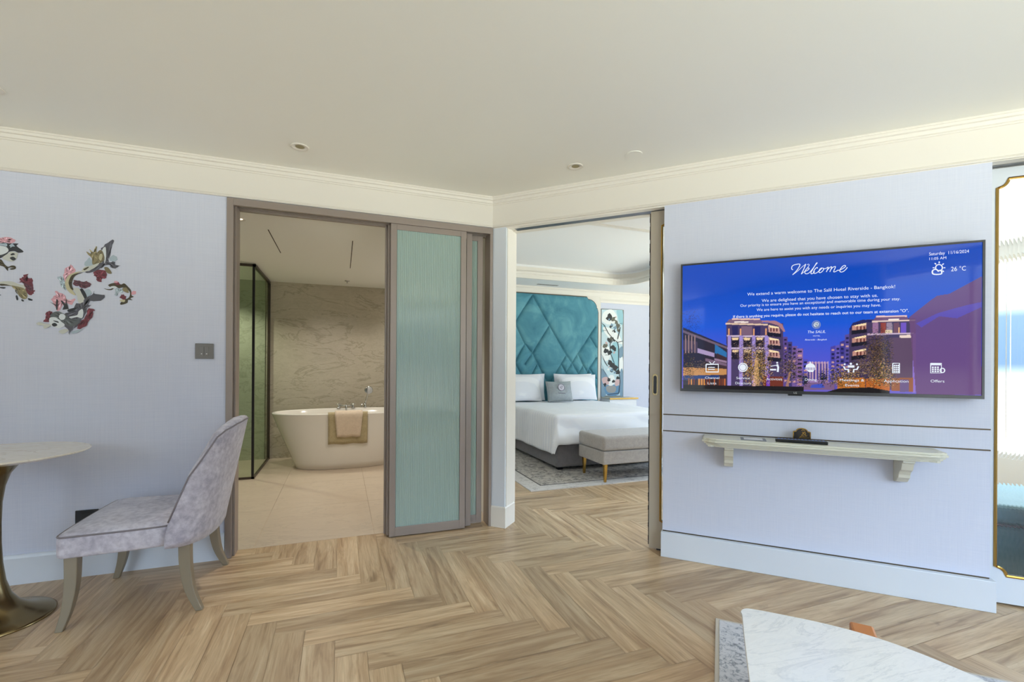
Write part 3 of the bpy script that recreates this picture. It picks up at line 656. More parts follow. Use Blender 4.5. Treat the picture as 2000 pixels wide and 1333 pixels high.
line_text('If there is anything you require, please do not hesitate to reach out to our team at extension "O".', 1432, 619, 1775, 607, .023, bold=.0002)
line_text('Saturday  11/16/2024', 1815, 496, 1893, 491, .024); line_text('11:05 AM', 1815, 506, 1848, 503.5, .020); line_text('26 °C', 1858, 526, 1887, 524, .034)
line_text('The SALIL', 1577, 649, 1612, 648, .022, shear=.2); line_text('HOTEL', 1588, 656.5, 1602, 656.5, .009); line_text('Riverside - Bangkok', 1572, 664.5, 1615, 663, .013, shear=.25)
for s_t, x0_, x1_, y_ in (('Channel', 1377, 1405, 738.5), ('Lists', 1382, 1399, 749), ('Service', 1438, 1465, 739), ('Directory', 1436, 1467, 749), ('Activities', 1497, 1528, 741), ('Dining', 1572, 1595, 742), ('Meetings &', 1640, 1688, 743), ('Events', 1651, 1678, 753), ('Application', 1727, 1775, 745), ('Offers', 1818, 1845, 745)):
    line_text(s_t, x0_, y_, x1_, y_, .0205)
# strokes and icons as thin flat ribbons on the glass
def ribbon(mb, pts, wdt):
    pts = [Vector((a, b)) for a, b in pts]; n = len(pts); vs = []; fs = []
    for i, p in enumerate(pts):
        t = (pts[min(n - 1, i + 1)] - pts[max(0, i - 1)]); t = t.normalized() if t.length else Vector((1, 0)); u = Vector((-t.y, t.x)); w_ = wdt[i] if isinstance(wdt, list) else wdt
        vs += [(p.x + u.x * w_ / 2, YT, p.y + u.y * w_ / 2), (p.x - u.x * w_ / 2, YT, p.y - u.y * w_ / 2)]
    for i in range(n - 1): fs.append((2 * i, 2 * i + 2, 2 * i + 3, 2 * i + 1))
    mb.add(vs, fs)
def stroke(mb, px, wdt=.0045, n=7, closed=False):
    q = [(*T(*p), 0) for p in px]; r = smoothpts(q, n, closed)
    if closed: r.append(r[0])
    L = len(r); ws = [wdt * (1 + .0 * math.sin(i)) for i in range(L)]; ribbon(mb, [(p.x, p.y) for p in r], ws)
# zoom coords (9.524x from 1550,480) for the script word
Zp = lambda X, Y: (1550 + X / 9.524, 480 + Y / 9.524)
wm = MB()
Zq = lambda X, Y: (((1310 + X / 6.06) - 1550) * 9.524, ((460 + Y / 6.06) - 480) * 9.524)
WS = [[Zq(*p) for p in l] for l in ([(1448, 408), (1432, 395), (1440, 362), (1478, 345), (1530, 343), (1500, 405), (1443, 467)], [(1443, 467), (1500, 425), (1560, 370), (1600, 338)], [(1600, 338), (1575, 400), (1546, 458)], [(1546, 458), (1586, 425), (1622, 380), (1640, 350), (1628, 340), (1616, 350)])]
for st, wd_ in ((WS[0], .0046), (WS[1], .0028), (WS[2], .0046), (WS[3], .0028),
                ([(215, 480), (265, 455), (290, 425), (265, 415), (225, 455), (210, 505), (240, 525), (290, 505), (340, 450), (420, 345), (440, 325), (425, 325), (370, 420), (325, 500), (335, 525), (365, 510), (395, 480)], .0042),
                ([(445, 425), (440, 405), (405, 430), (375, 480), (385, 515), (420, 510), (465, 480), (500, 450), (530, 415), (500, 425), (475, 465), (480, 500), (515, 495), (550, 460), (560, 425), (535, 415)], .0042),
                ([(555, 430), (600, 425), (640, 400), (645, 410), (610, 490)], .0040), ([(625, 460), (665, 415), (700, 392), (710, 405), (675, 488)], .0040), ([(690, 450), (730, 405), (770, 388), (780, 400), (750, 470), (755, 490), (790, 478), (830, 450)], .0040),
                ([(825, 462), (880, 445), (940, 412), (970, 382), (950, 366), (912, 386), (876, 430), (862, 472), (884, 492), (930, 478), (975, 440), (1002, 403)], .0042)):
    stroke(wm, [Zp(*p) for p in st], wd_ * .95)
wm.build('welcome_script', M['screen_white'], scr)
def circle(cx, cy, r, n=14, a0=0, a1=360): return [(cx + r * math.cos(math.radians(a0 + (a1 - a0) * k / n)), cy + r * .95 * math.sin(math.radians(a0 + (a1 - a0) * k / n))) for k in range(n + 1)]
ic = MB(); Zw = lambda X, Y: (1780 + X / 13.33, 480 + Y / 13.33)
stroke(ic, [Zw(*p) for p in circle(725, 575, 88, 14, -215, 60)], .005, 2)
for a in (-180, -132, -88, -42, 0, 40): stroke(ic, [Zw(725 + 115 * math.cos(math.radians(a)), 575 + 115 * math.sin(math.radians(a))), Zw(725 + 165 * math.cos(math.radians(a)), 575 + 165 * math.sin(math.radians(a)))], .005, 2)
stroke(ic, [Zw(*p) for p in [(550, 680), (570, 640), (630, 615), (690, 640), (705, 665), (760, 640), (795, 680), (780, 735), (660, 750), (570, 735)]], .006, 5, True)
ic.build('weather_icon', M['screen_white'], scr)
def fill(mb, px): q = [T(*p) for p in px]; mb.prism(q, YT - .0003, YT, (), 'Y')
def icon(parts):
    mb = MB()
    for kind, *a in parts:
        if kind == 'f': fill(mb, a[0])
        else: stroke(mb, a[0], a[1] if len(a) > 1 else .005, 1)
    mb.build('menu_icon', M['screen_white'], scr)
R_ = lambda a, b, c, d: [(a, b), (c, b), (c, d), (a, d)]
icon([('s', R_(1379, 712, 1403, 727) + [(1379, 712)], .0075), ('s', [(1385, 707), (1391, 712), (1396, 706)]), ('s', [(1383, 718), (1396, 718)]), ('s', [(1383, 722), (1396, 722)])])
icon([('s', circle(1451, 718, 8.5), .006), ('f', circle(1451, 718, 6.5, 12)[:-1])]); line_text('24/7', 1446, 718, 1456, 718, .014).data.materials[0] = M['black']
icon([('s', [(1518, 712), (1520, 718), (1519, 727)], .010), ('f', R_(1504, 721, 1516, 724)), ('s', [(1505, 716), (1515, 714), (1519, 716)], .004), ('f', circle(1518, 709, 2, 8)[:-1])])
icon([('f', [(1573, 719), (1575, 713), (1583, 709), (1591, 713), (1593, 719)]), ('f', R_(1573, 720.5, 1594, 722)), ('f', [(1575, 723), (1591, 723), (1588, 727), (1580, 727)]), ('f', circle(1583, 708, 1.4, 6)[:-1])])
icon([('f', circle(1650, 712, 2, 8)[:-1]), ('f', circle(1662, 711, 2.4, 8)[:-1]), ('f', circle(1674, 712, 2, 8)[:-1]), ('s', [(1648, 716), (1651, 722), (1657, 722), (1658, 728)], .008), ('s', [(1677, 716), (1674, 722), (1668, 722), (1667, 728)], .008), ('f', R_(1656, 714, 1669, 718.5))])
icon([('s', R_(1744, 710, 1757, 729) + [(1744, 710)], .005)] + [('f', R_(1746 + 3.6 * i, 713 + 4 * j, 1748.6 + 3.6 * i, 716 + 4 * j)) for i in range(3) for j in range(4)])
icon([('s', R_(1818, 710, 1839, 729) + [(1818, 710)], .004), ('f', R_(1819, 710.5, 1838, 714))] + [('f', R_(1820.5 + 5 * i, 716.5 + 4 * j, 1824 + 5 * i, 719.4 + 4 * j)) for i in range(3) for j in range(3)] + [('s', circle(1841, 724, 4.5), .005)])
em = MB(); stroke(em, circle(1594.5, 634.5, 8), .003, 2); fill(em, circle(1594.5, 634.5, 6.3, 14)[:-1]); em.build('hotel_emblem', emit('emblem_grey', (.28, .34, .42, 1), 1.), scr)
e2 = MB(); stroke(e2, [(1591, 637), (1594, 633), (1597, 636), (1599, 632), (1596, 630), (1592, 632), (1590, 636), (1594, 639)], .0022, 3); o_e = e2.build('emblem_swirl', M['screen_white'], scr)
for v in o_e.data.vertices: v.co.y -= .0006

# ------------------------------------------------------------------ wall shelf and the things on it
sh = empty('wall_shelf', (2.1, 0, .63), TV); tag(sh, 'cream moulded wall shelf on two carved brackets below the television', 'shelf')
def shelf_plan(o, dep, r):
    return [(1.555 - o, 0), (1.555 - o, -(dep - r)), (1.573 - o, -(dep - r) - .004), (1.578 - o + r * .5, -(dep + o - .012)), (1.60 - o + r, -(dep + o)), (2.66 + o - r, -(dep + o)), (2.685 + o - r * .5, -(dep + o - .012)), (2.70 + o, -(dep - r) - .004), (2.715 + o, -(dep - r)), (2.715 + o, 0)]
b1 = MB()
for o, z0_, z1_ in ((0.0, .822, .834), (.006, .810, .822), (-.006, .800, .810), (-.016, .790, .800), (-.026, .780, .790)):
    b1.prism(shelf_plan(o, .195, .03), z0_, z1_)
b1.build('shelf_board', M['cream'], sh, bevel=.002)
def bracket(xc):
    pr = [(0, .78), (-.15, .78), (-.152, .766), (-.135, .760), (-.128, .742), (-.118, .722), (-.095, .708), (-.083, .690), (-.080, .672), (-.062, .662), (-.05, .648), (-.028, .640), (0, .636)]
    return MB().add([(xc - .026, a, b) for a, b in pr] + [(xc + .026, a, b) for a, b in pr], [tuple(range(13)), tuple(range(25, 12, -1))] + [(i, (i + 1) % 13, 13 + (i + 1) % 13, 13 + i) for i in range(13)])
for xc in (1.70, 2.565): bracket(xc).build('bracket', M['cream'], sh, bevel=.002)
zs = .8345
rm = empty('remote_control', (2.07, -.135, zs), TV); tag(rm, 'slim black remote control lying on the wall shelf in front of the plaque', 'remote control')
rot = Matrix.Rotation(-.04, 4, 'Z')
MB().box(1.948, 2.205, -.155, -.115, zs, zs + .018).build('body', M['black'], rm, bevel=.004)
kb = MB()
for i in range(14):
    for j in range(3): kb.box(1.96 + i * .017, 1.97 + i * .017, -.150 + j * .011, -.143 + j * .011, zs + .018, zs + .0195)
kb.build('button_pad', flat('remote_keys', srgb(120, 140, 190)), rm)
pq = empty('table_sign', (2.09, -.06, zs), TV); tag(pq, 'small dark plaque with a gold arched border standing behind the remote control', 'sign')
def arch(o, zlow):
    pts = [(2.045 + o, zlow), (2.135 - o, zlow), (2.135 - o, zs + .056 - o * .5), (2.128 - o, zs + .060 - o)]
    for k in range(9): a = PI * k / 8; pts.append((2.09 + (.030 - o * .4) * math.cos(a), zs + .061 - o + .018 * math.sin(a)))
    return pts + [(2.052 + o, zs + .060 - o), (2.045 + o, zs + .056 - o * .5)]
MB().prism(arch(0, zs), -.068, -.058, (), 'Y').build('border', M['gold'], pq)
MB().prism(arch(.005, zs + .003), -.0695, -.066, (), 'Y').build('face', flat('plaque_black', srgb(38, 30, 24), .4), pq)
MB().box(2.06, 2.12, -.06, -.03, zs, zs + .004).build('foot', M['gold'], pq)
em = MB()
def lz(px, py): return (1500 + px / 14.286, 800 + py / 14.286)
for st in ([(930, 590), (980, 575), (1040, 620), (1010, 650), (950, 640)], [(960, 680), (1030, 655), (1060, 690), (1000, 700)], [(930, 720), (990, 690), (1060, 740), (1100, 735), (1040, 760)], [(880, 770), (960, 740), (1020, 760)], [(860, 800), (940, 780), (1020, 800), (1140, 800)]):
    q = [onT(*lz(*p), -.070) for p in st]; r = smoothpts([(a, b, 0) for a, b in q], 4)
    vs = []; fs = []
    for p in r: vs += [(p.x, -.0703, p.y + .002), (p.x, -.0703, p.y - .002)]
    for i in range(len(r) - 1): fs.append((2 * i, 2 * i + 2, 2 * i + 3, 2 * i + 1))
    em.add(vs, fs)
em.build('gilt_lettering', M['gold'], pq)
cdn = empty('card', (1.84, -.12, zs), TV); tag(cdn, 'grey-bordered printed card lying flat at the left of the wall shelf', 'card')
MB().box(1.765, 1.90, -.165, -.06, zs, zs + .0025).build('card_border', flat('card_grey', srgb(120, 124, 132)), cdn)
MB().box(1.782, 1.883, -.152, -.073, zs + .0025, zs + .0032).build('card_face', flat('card_white', srgb(232, 232, 236)), cdn)

# ------------------------------------------------------------------ left wall: switch, socket, decals
sw = empty('light_switch', (-.8265, A, 1.352)); tag(sw, 'square taupe light switch on the papered wall beside the bathroom frame', 'light switch')
MB().box(-.877, -.776, A - .010, A, 1.303, 1.401).build('plate', M['switch'], sw, bevel=.002)
for k in (-1, 1):
    r = MB().box(-.8265 + k * .0135 - .012, -.8265 + k * .0135 + .012, A - .0135, A - .009, 1.322, 1.380).build('rocker', M['switch'], sw, bevel=.001)
    MB().box(-.8265 + k * .014 - .003, -.8265 + k * .014 + .003, A - .0142, A - .013, 1.332, 1.338).build('indicator_light', M['led'], r)
so = empty('wall_socket', (-1.42, A, .345)); tag(so, 'dark wall socket low on the papered wall, half hidden behind the chair seat', 'socket')
MB().box(-1.475, -1.365, A - .009, A, .300, .392).build('plate', M['black'], so, bevel=.002)
MB().box(-1.45, -1.39, A - .0105, A - .008, .32, .372).build('socket_insert', flat('socket_dark', srgb(30, 28, 28)), so)

def inpoly(x, z, P_):
    r = False; n = len(P_)
    for i in range(n):
        (xa, ya), (xb, yb) = P_[i], P_[(i + 1) % n]
        if (ya > z) != (yb > z) and x < (xb - xa) * (z - ya) / (yb - ya) + xa: r = not r
    return r
dr = random.Random(11)
INK = dict(p=(214, 160, 172), b=(168, 184, 196), k=(46, 48, 54), g=(84, 84, 94), d=(92, 98, 100), r=(112, 50, 62), m=(96, 58, 70), o=(138, 128, 96), l=(196, 198, 190), w=(214, 220, 224), y=(190, 184, 152), t=(120, 110, 84), x=(70, 62, 44))
def decal(name, polys, label, zf, group='painted carp decals on the papered wall'):
    mb = MB(); cols = []; allp = []
    for i, (c, pts, *sm) in enumerate(polys):
        q = [onY(*zf(*p), A - .002) for p in pts]
        if not (sm and sm[0] == 0): q = [(p.x, p.y) for p in smoothpts([(a, b, 0) for a, b in q], 3, True)]
        if c in 'prmgb' and not (sm and sm[0] == 0): q = [(a + dr.uniform(-.0035, .0035), b + dr.uniform(-.0035, .0035)) for a, b in q]
        n0 = len(mb.f); y = A - .0016 - .00012 * i
        mb.prism(q, y, y + .0009, (), 'Y'); cols += [srgb(*INK[c])] * (len(mb.f) - n0); allp += q
        # painted fin rays and scale strokes inside the larger shapes
        if not (sm and sm[0] == 0) and len(pts) >= 6 and c in 'rgmpodtxb':
            mx_ = sum(a for a, b in q) / len(q); mz_ = sum(b for a, b in q) / len(q); dkc = tuple(v * .62 for v in INK[c]); ltc = tuple(min(255, v * 1.28 + 14) for v in INK[c])
            for k_, (a, b) in enumerate(q[::2]):
                L_ = math.hypot(a - mx_, b - mz_)
                if L_ < .012: continue
                t0_, t1_ = dr.uniform(.12, .4), dr.uniform(.72, .97); ux, uz = (a - mx_) / L_, (b - mz_) / L_; w_ = .0016 + .0022 * dr.random()
                p0 = (mx_ + ux * L_ * t0_, mz_ + uz * L_ * t0_); p1 = (mx_ + ux * L_ * t1_ + uz * .006 * dr.uniform(-1, 1), mz_ + uz * L_ * t1_ - ux * .006 * dr.uniform(-1, 1)); pm = ((p0[0] + p1[0]) / 2, (p0[1] + p1[1]) / 2)
                if not inpoly(pm[0], pm[1], q) or not inpoly(p0[0], p0[1], q): continue
                n0 = len(mb.f); mb.prism([p0, (pm[0] - uz * w_, pm[1] + ux * w_), p1, (pm[0] + uz * w_, pm[1] - ux * w_)], y - .0001, y + .0002, (), 'Y'); cols += [srgb(*(dkc if k_ % 3 else ltc))] * (len(mb.f) - n0)
    mb.cols = cols; cx_ = sum(a for a, b in allp) / len(allp); cz = sum(b for a, b in allp) / len(allp)
    o = mb.build(name, M['tinted'], None, I4, origin=(cx_, A, cz)); tag(o, label, 'wall decal', group); return o
Za = lambda X, Y: (70 + X / 6.665, 460 + Y / 6.665)
decal('wall_decal', [
    ('p', [(355, 520), (385, 430), (430, 410), (450, 375), (490, 405), (515, 470), (440, 520), (390, 610), (360, 570)]),
    ('b', [(285, 545), (350, 540), (370, 600), (400, 700), (350, 700), (320, 620)]),
    ('p', [(205, 830), (255, 780), (250, 730), (310, 745), (380, 790), (420, 840), (520, 830), (470, 900), (400, 880), (340, 930), (290, 985), (250, 920)]),
    ('y', [(380, 610), (430, 520), (520, 480), (600, 470), (520, 500), (450, 560), (430, 640), (480, 720), (520, 780), (460, 760), (400, 700)]),
    ('b', [(630, 380), (680, 300), (720, 310), (740, 360), (700, 420)]), ('b', [(960, 300), (1010, 260), (1060, 300), (1040, 330), (980, 340)]),
    ('b', [(620, 740), (680, 700), (730, 730), (700, 790), (650, 790)]),
    ('g', [(850, 190), (900, 120), (1010, 60), (990, 130), (960, 260), (940, 330), (960, 350), (1020, 340), (1035, 390), (1100, 400), (1040, 420), (1050, 440), (990, 430), (950, 380), (900, 400), (840, 430), (760, 470), (640, 490), (720, 440), (800, 390), (880, 340), (900, 280), (890, 210)]),
    ('w', [(865, 190), (905, 150), (915, 220), (910, 320), (890, 370), (895, 280)]),
    ('t', [(790, 240), (840, 190), (880, 230), (890, 320), (820, 370), (740, 380), (760, 310)]), ('y', [(820, 300), (840, 240), (870, 260), (850, 330)]),
    ('o', [(660, 210), (720, 240), (700, 180), (750, 220), (780, 150), (795, 150), (790, 220), (830, 240), (800, 330), (740, 380), (730, 300), (680, 250)]),
    ('l', [(600, 450), (640, 410), (700, 400), (790, 370), (830, 360), (770, 420), (690, 460), (610, 480)]), ('x', [(620, 440), (680, 410), (690, 420), (640, 455)]),
    ('x', [(430, 600), (470, 520), (560, 490), (610, 485), (520, 520), (480, 580), (470, 650), (490, 710), (460, 700), (435, 650)]),
    ('r', [(750, 490), (800, 450), (890, 450), (920, 500), (910, 560), (860, 570), (855, 610), (800, 590), (790, 540), (760, 520)]), ('t', [(890, 420), (940, 420), (990, 495), (930, 490)]),
    ('m', [(490, 600), (520, 580), (600, 600), (680, 605), (720, 650), (650, 690), (600, 690), (560, 660), (500, 650)]),
    ('k', [(600, 690), (640, 740), (665, 800), (640, 830), (600, 780), (570, 720)]), ('l', [(490, 690), (560, 690), (600, 760), (640, 840), (640, 900), (560, 880), (540, 800), (510, 740)]),
    ('g', [(640, 830), (730, 770), (765, 720), (770, 770), (905, 780), (850, 850), (720, 860), (690, 900), (720, 910), (680, 940), (650, 1030), (600, 1090), (560, 1170), (480, 1220), (430, 1290), (420, 1220), (370, 1170), (330, 1110), (340, 1060), (400, 1010), (480, 970), (530, 890), (600, 880)]),
    ('d', [(185, 1070), (220, 1010), (290, 990), (340, 1010), (400, 1040), (450, 1090), (560, 1090), (560, 1140), (480, 1190), (400, 1170), (330, 1110), (260, 1080)]),
    ('w', [(440, 1060), (540, 1040), (560, 990), (610, 960), (620, 1030), (600, 1080), (540, 1065), (460, 1080)]), ('w', circle(345, 1062, 42, 12)[:-1]),
    ('r', [(690, 950), (765, 970), (740, 1000), (750, 1050), (690, 1110), (640, 1190), (570, 1220), (540, 1200), (600, 1110), (650, 1060)]),
    ('r', [(175, 985), (220, 1000), (180, 1060), (190, 1130), (100, 1130), (130, 1060), (130, 1020)]),
    ('w', [(180, 1080), (260, 1070), (330, 1120), (380, 1170), (310, 1210), (240, 1190), (190, 1170)]), ('k', [(210, 1160), (250, 1140), (285, 1170), (240, 1190)]), ('k', [(230, 1110), (290, 1120), (300, 1140), (250, 1125)]),
    ('l', [(10, 1150), (50, 1130), (120, 1150), (200, 1160), (180, 1190), (110, 1215), (100, 1175), (40, 1170)]),
    ('k', [(190, 870), (265, 905), (270, 830), (290, 840), (285, 970), (270, 970), (262, 920)], 0), ('k', [(325, 850), (345, 850), (390, 900), (395, 820), (405, 880), (430, 960), (350, 970), (370, 920)], 0),
    ('k', [(420, 970), (530, 940), (500, 980), (430, 1000)]), ('l', [(300, 1250), (380, 1220), (430, 1240), (350, 1285)]), ('b', [(450, 1270), (560, 1230), (610, 1230), (520, 1280)]),
], 'large S-shaped painted carp decal with rose and plum fins, left of the light switch', Za)
decal('wall_decal', [
    ('p', [(1010, 610), (1050, 590), (1080, 620), (1020, 660)]), ('p', [(1240, 740), (1290, 720), (1305, 760), (1250, 775)]),
    ('x', [(885, 690), (940, 700), (990, 690), (940, 650), (990, 625), (1060, 620), (1110, 640), (1150, 625), (1200, 670), (1240, 720), (1245, 780), (1275, 800), (1230, 820), (1260, 845), (1200, 840), (1190, 880), (1110, 905), (1100, 880), (1150, 840), (1210, 810), (1225, 750), (1190, 700), (1130, 680), (1080, 690), (1040, 670), (990, 710), (930, 710)]),
    ('o', [(1130, 690), (1180, 680), (1210, 740), (1190, 750), (1130, 720)]), ('b', [(1040, 700), (1100, 690), (1130, 740), (1080, 740), (1060, 780), (1030, 780)]),
    ('r', [(1100, 790), (1130, 770), (1170, 800), (1160, 840), (1100, 820)]), ('r', [(1030, 640), (1080, 615), (1090, 650)]), ('y', [(1100, 840), (1160, 840), (1150, 870), (1100, 860)]),
    ('w', [(970, 670), (1020, 660), (1060, 680), (1000, 690)]),
], 'small curled painted carp decal nearest the light switch', Za)
Zb = lambda X, Y: (X / 7.84, 450 + Y / 7.84)
decal('wall_decal', [
    ('p', [(-120, 120), (0, 110), (120, 105), (210, 130), (230, 170), (180, 200), (60, 195), (-120, 210)]),
    ('k', [(-150, 200), (0, 195), (60, 185), (130, 200), (280, 205), (250, 240), (360, 325), (280, 345), (220, 320), (140, 330), (100, 370), (0, 430), (-120, 440)]),
    ('w', [(-100, 240), (20, 240), (100, 260), (130, 310), (90, 350), (0, 380), (-80, 360)]), ('b', [(-60, 205), (90, 205), (110, 240), (30, 245), (-60, 225)]), ('b', [(150, 240), (190, 205), (220, 245), (160, 260)]),
    ('l', [(30, 430), (100, 370), (180, 325), (270, 350), (265, 390), (250, 440), (200, 475), (120, 470)]), ('k', [(150, 425), (200, 405), (245, 440), (200, 465)]), ('k', [(160, 370), (200, 350), (230, 370), (180, 385)]),
    ('x', [(-60, 440), (20, 450), (60, 510), (120, 560), (180, 540), (235, 550), (240, 590), (180, 605), (150, 590), (220, 575), (130, 575), (120, 625), (60, 560), (0, 540), (-60, 500)]),
], 'dark painted carp head decal cut off at the left edge, the upper one', Zb)
decal('wall_decal', [
    ('l', [(-120, 830), (0, 790), (120, 780), (200, 790), (300, 830), (370, 840), (400, 900), (300, 900), (180, 850), (0, 850), (-100, 880)]),
    ('x', [(0, 820), (100, 830), (240, 880), (230, 930), (270, 980), (200, 870), (100, 850), (10, 850)]),
    ('o', [(170, 850), (260, 860), (380, 900), (420, 1000), (400, 1050), (340, 1050), (280, 990), (250, 920)]), ('t', [(250, 900), (280, 930), (350, 1040), (300, 1010)]),
    ('r', [(265, 795), (310, 790), (310, 740), (350, 720), (360, 690), (435, 670), (410, 710), (440, 740), (490, 740), (500, 830), (505, 910), (525, 925), (500, 980), (440, 985), (400, 900), (370, 820)]),
    ('m', [(370, 820), (430, 830), (500, 870), (490, 920), (430, 930), (400, 880)]),
    ('k', [(240, 1010), (260, 1000), (280, 1060), (255, 1070)]), ('k', [(325, 1065), (345, 1060), (370, 1085), (340, 1090)]), ('k', [(430, 1040), (495, 1060), (490, 1080), (440, 1070)]), ('k', [(-10, 870), (85, 875), (60, 895), (0, 885)]), ('k', [(-20, 985), (20, 990), (0, 1000)]),
], 'painted carp tail decal with plum fin cut off at the left edge, the lower one', Zb)

# ------------------------------------------------------------------ ceiling lamps
def downlight(x, y, z, r, label, plain=False, name='downlight', on=0, group='recessed ceiling downlights'):
    o = empty(name, (x, y, z)); tag(o, label, 'downlight' if not plain else 'ceiling cover', group if not plain else None)
    n = 32
    if plain:
        MB().lathe([(r * .3, z - .004), (r, z - .004), (r, z + .001)], x, y).build('disc', M['ceiling'], o)
        return o
    MB().lathe([(r, z + .001), (r, z - .003), (r * .93, z - .006), (r * .80, z - .004), (r * .55, z - .001), (r * .5, z + .0), (r * .55, z + .0005)], x, y).build('trim_ring', M['white'], o, smooth=True)
    MB().lathe([(r * .5, z - .0012), (r * .45, z - .0016), (r * .05, z - .0016)], x, y).build('lamp_recess', M['cavity'] if not on else emit('lamp_glow', (1, .8, .55, 1), on), o)
    return o
downlight(-.245, 3.067, H, .052, 'round recessed downlight above the bathroom doorway', on=0)
downlight(1.449, 2.697, H, .050, 'round recessed downlight above the bedroom doorway, left of a plain disc')
downlight(1.708, 2.415, H, .052, 'plain round cream disc on the ceiling right of the downlight', True, 'ceiling_disc')
downlight(-1.600, 2.955, H, .052, 'round recessed downlight cut off at the left edge of the picture')
downlight(-.742, 4.033, 2.39, .045, 'small round downlight in the bathroom ceiling beside the door frame', on=2.)
spk = empty('sprinkler', (.065, 6.46, 2.39)); tag(spk, 'tiny chrome sprinkler head in the bathroom ceiling', 'sprinkler')
MB().lathe([(.035, 2.391), (.03, 2.384), (.012, 2.38)], .065, 6.46, 20).build('cover_ring', M['chrome'], spk); MB().lathe([(.008, 2.384), (.008, 2.365), (.016, 2.362)], .065, 6.46, 12).build('nozzle', M['chrome'], spk)

# ------------------------------------------------------------------ dining chair
ch = empty('dining_chair', (-.95, 3.06, 0)); tag(ch, 'lilac grey upholstered dining chair with a curved low back, beside the pedestal table', 'chair')
def seat_outline(o=0, n=5):
    pts = [(-1.235 + o, 2.735 + o), (-1.252 + o, 2.80 + o * .3), (-1.258 + o, 3.06), (-1.252 + o, 3.32 - o * .3), (-1.235 + o, 3.385 - o), (-1.17, 3.39 - o), (-.84, 3.365 - o), (-.76 - o, 3.30 - o), (-.70 - o, 3.16), (-.69 - o, 3.06), (-.70 - o, 2.96), (-.76 - o, 2.82 + o), (-.84, 2.755 + o), (-1.17, 2.73 + o)]
    return [(p.x, p.y) for p in smoothpts([(a, b, 0) for a, b in pts], n, True)]
rings = []
so_ = seat_outline(0)
for k, z in ((.985, .352), (.997, .358), (1, .375), (1, .435), (.995, .450), (.97, .459), (.85, .470), (.6, .478), (.3, .480)):
    rings.append([(-.93 + (a_ + .93) * k, 3.06 + (b_ - 3.06) * k, z) for a_, b_ in so_])
MB().loft(rings).build('seat', M['chair_fabric'], ch, smooth=True)
# the front part of the outline only carries visible piping
MB().tube([(a, b, .452) for a, b in seat_outline(.002)], .0045, 6, True).build('seat_piping', M['piping'], ch, smooth=True)
def back_shell():
    nt_, outer = 72, []
    rings = []
    for i in range(nt_ + 1):
        t = -1 + 2 * i / nt_; th = t * PI / 2
        c, s = math.cos(th), math.sin(th)
        cc = abs(c) ** .75
        bx, by = -.815 + .168 * cc, 3.06 + .338 * math.copysign(abs(s) ** .8, s)
        nx, ny = cc * 1.0, s; L = math.hypot(nx, ny); nx /= L; ny /= L
        u = 1 - abs(t)                       # 0 at the wing tips, 1 at the centre
        h = float(np.interp(u, [0, .03, .085, .26, .36, .5, .74, 1], [.50, .60, .72, .84, .905, .935, .957, .965]))
        lean = .20
        sec = []
        th_ = .058 * (.75 + .25 * u)
        def pt(z, off):
            f = max(0, z - .40); dx = lean * f; sq = 1 - .30 * max(0, z - .60) ** 1.3
            return (bx + dx + nx * off, 3.06 + (by - 3.06) * sq + ny * off, z)
        zb = .350
        sec = [pt(zb, -.02), pt(zb, 0.004)] + [pt(zb + (h - .02 - zb) * k / 12, .012) for k in range(1, 13)]
        sec += [pt(h - .006, .004), pt(h, -.012), pt(h, -.03), pt(h - .006, -th_ + .006), pt(h - .02, -th_)]
        sec += [pt(h - .02 - (h - .02 - zb) * k / 12, -th_) for k in range(1, 12)]
        rings.append(sec)
    return rings
br_ = back_shell()
MB().loft(br_).build('backrest', M['chair_fabric'], ch, smooth=True, bevel=0)
MB().tube([Vector(r[13]) + Vector((0, 0, .002)) for r in br_], .0042, 6).build('back_piping', M['piping'], ch, smooth=True)
def leg(p, m_, parent, name='leg'):
    """square sabre leg through points (x,y,z,halfwidth)"""
    pts = smoothpts([q[:3] for q in p], 5); rs = [q.x for q in smoothpts([(q[3], 0, 0) for q in p], 5)]
    rings = [[(a.x - r, a.y - r, a.z), (a.x + r, a.y - r, a.z), (a.x + r, a.y + r, a.z), (a.x - r, a.y + r, a.z)] for a, r in zip(pts, rs)]
    return MB().loft(rings).build(name, m_, parent, bevel=.003)
for yy, k in ((2.775, 1), (3.345, -1)):
    leg([(-1.195, yy, .36, .026), (-1.197, yy, .22, .024), (-1.212, yy - .003 * k, .1, .020), (-1.240, yy - .008 * k, 0, .015)], M['lacquer'], ch)
    leg([(-.745, yy + .01 * k, .36, .026), (-.742, yy + .01 * k, .24, .025), (-.722, yy + .006 * k, .11, .021), (-.678, yy, 0, .016)], M['lacquer'], ch)

# ------------------------------------------------------------------ pedestal table
TX, TYY, TZ = -1.602, 2.985, .818
pt_ = empty('pedestal_table', (TX, TYY, 0)); tag(pt_, 'round marble-topped table on a brass trumpet pedestal at the left edge', 'table')
MB().lathe([(.28, TZ - .022), (.355, TZ - .004), (.362, TZ - .001), (.362, TZ + .003), (.356, TZ + .006), (.02, TZ + .006)], TX, TYY, 72).build('table_top', M['cream_marble'], pt_, smooth=False)
MB().lathe([(.232, 0), (.234, .006), (.222, .014), (.18, .026), (.135, .046), (.10, .075), (.072, .12), (.052, .19), (.041, .28), (.036, .38), (.035, .48), (.038, .58), (.048, .66), (.066, .72), (.095, .762), (.13, .784), (.16, .796)], TX, TYY, 64).build('pedestal', M['brass'], pt_, smooth=True)

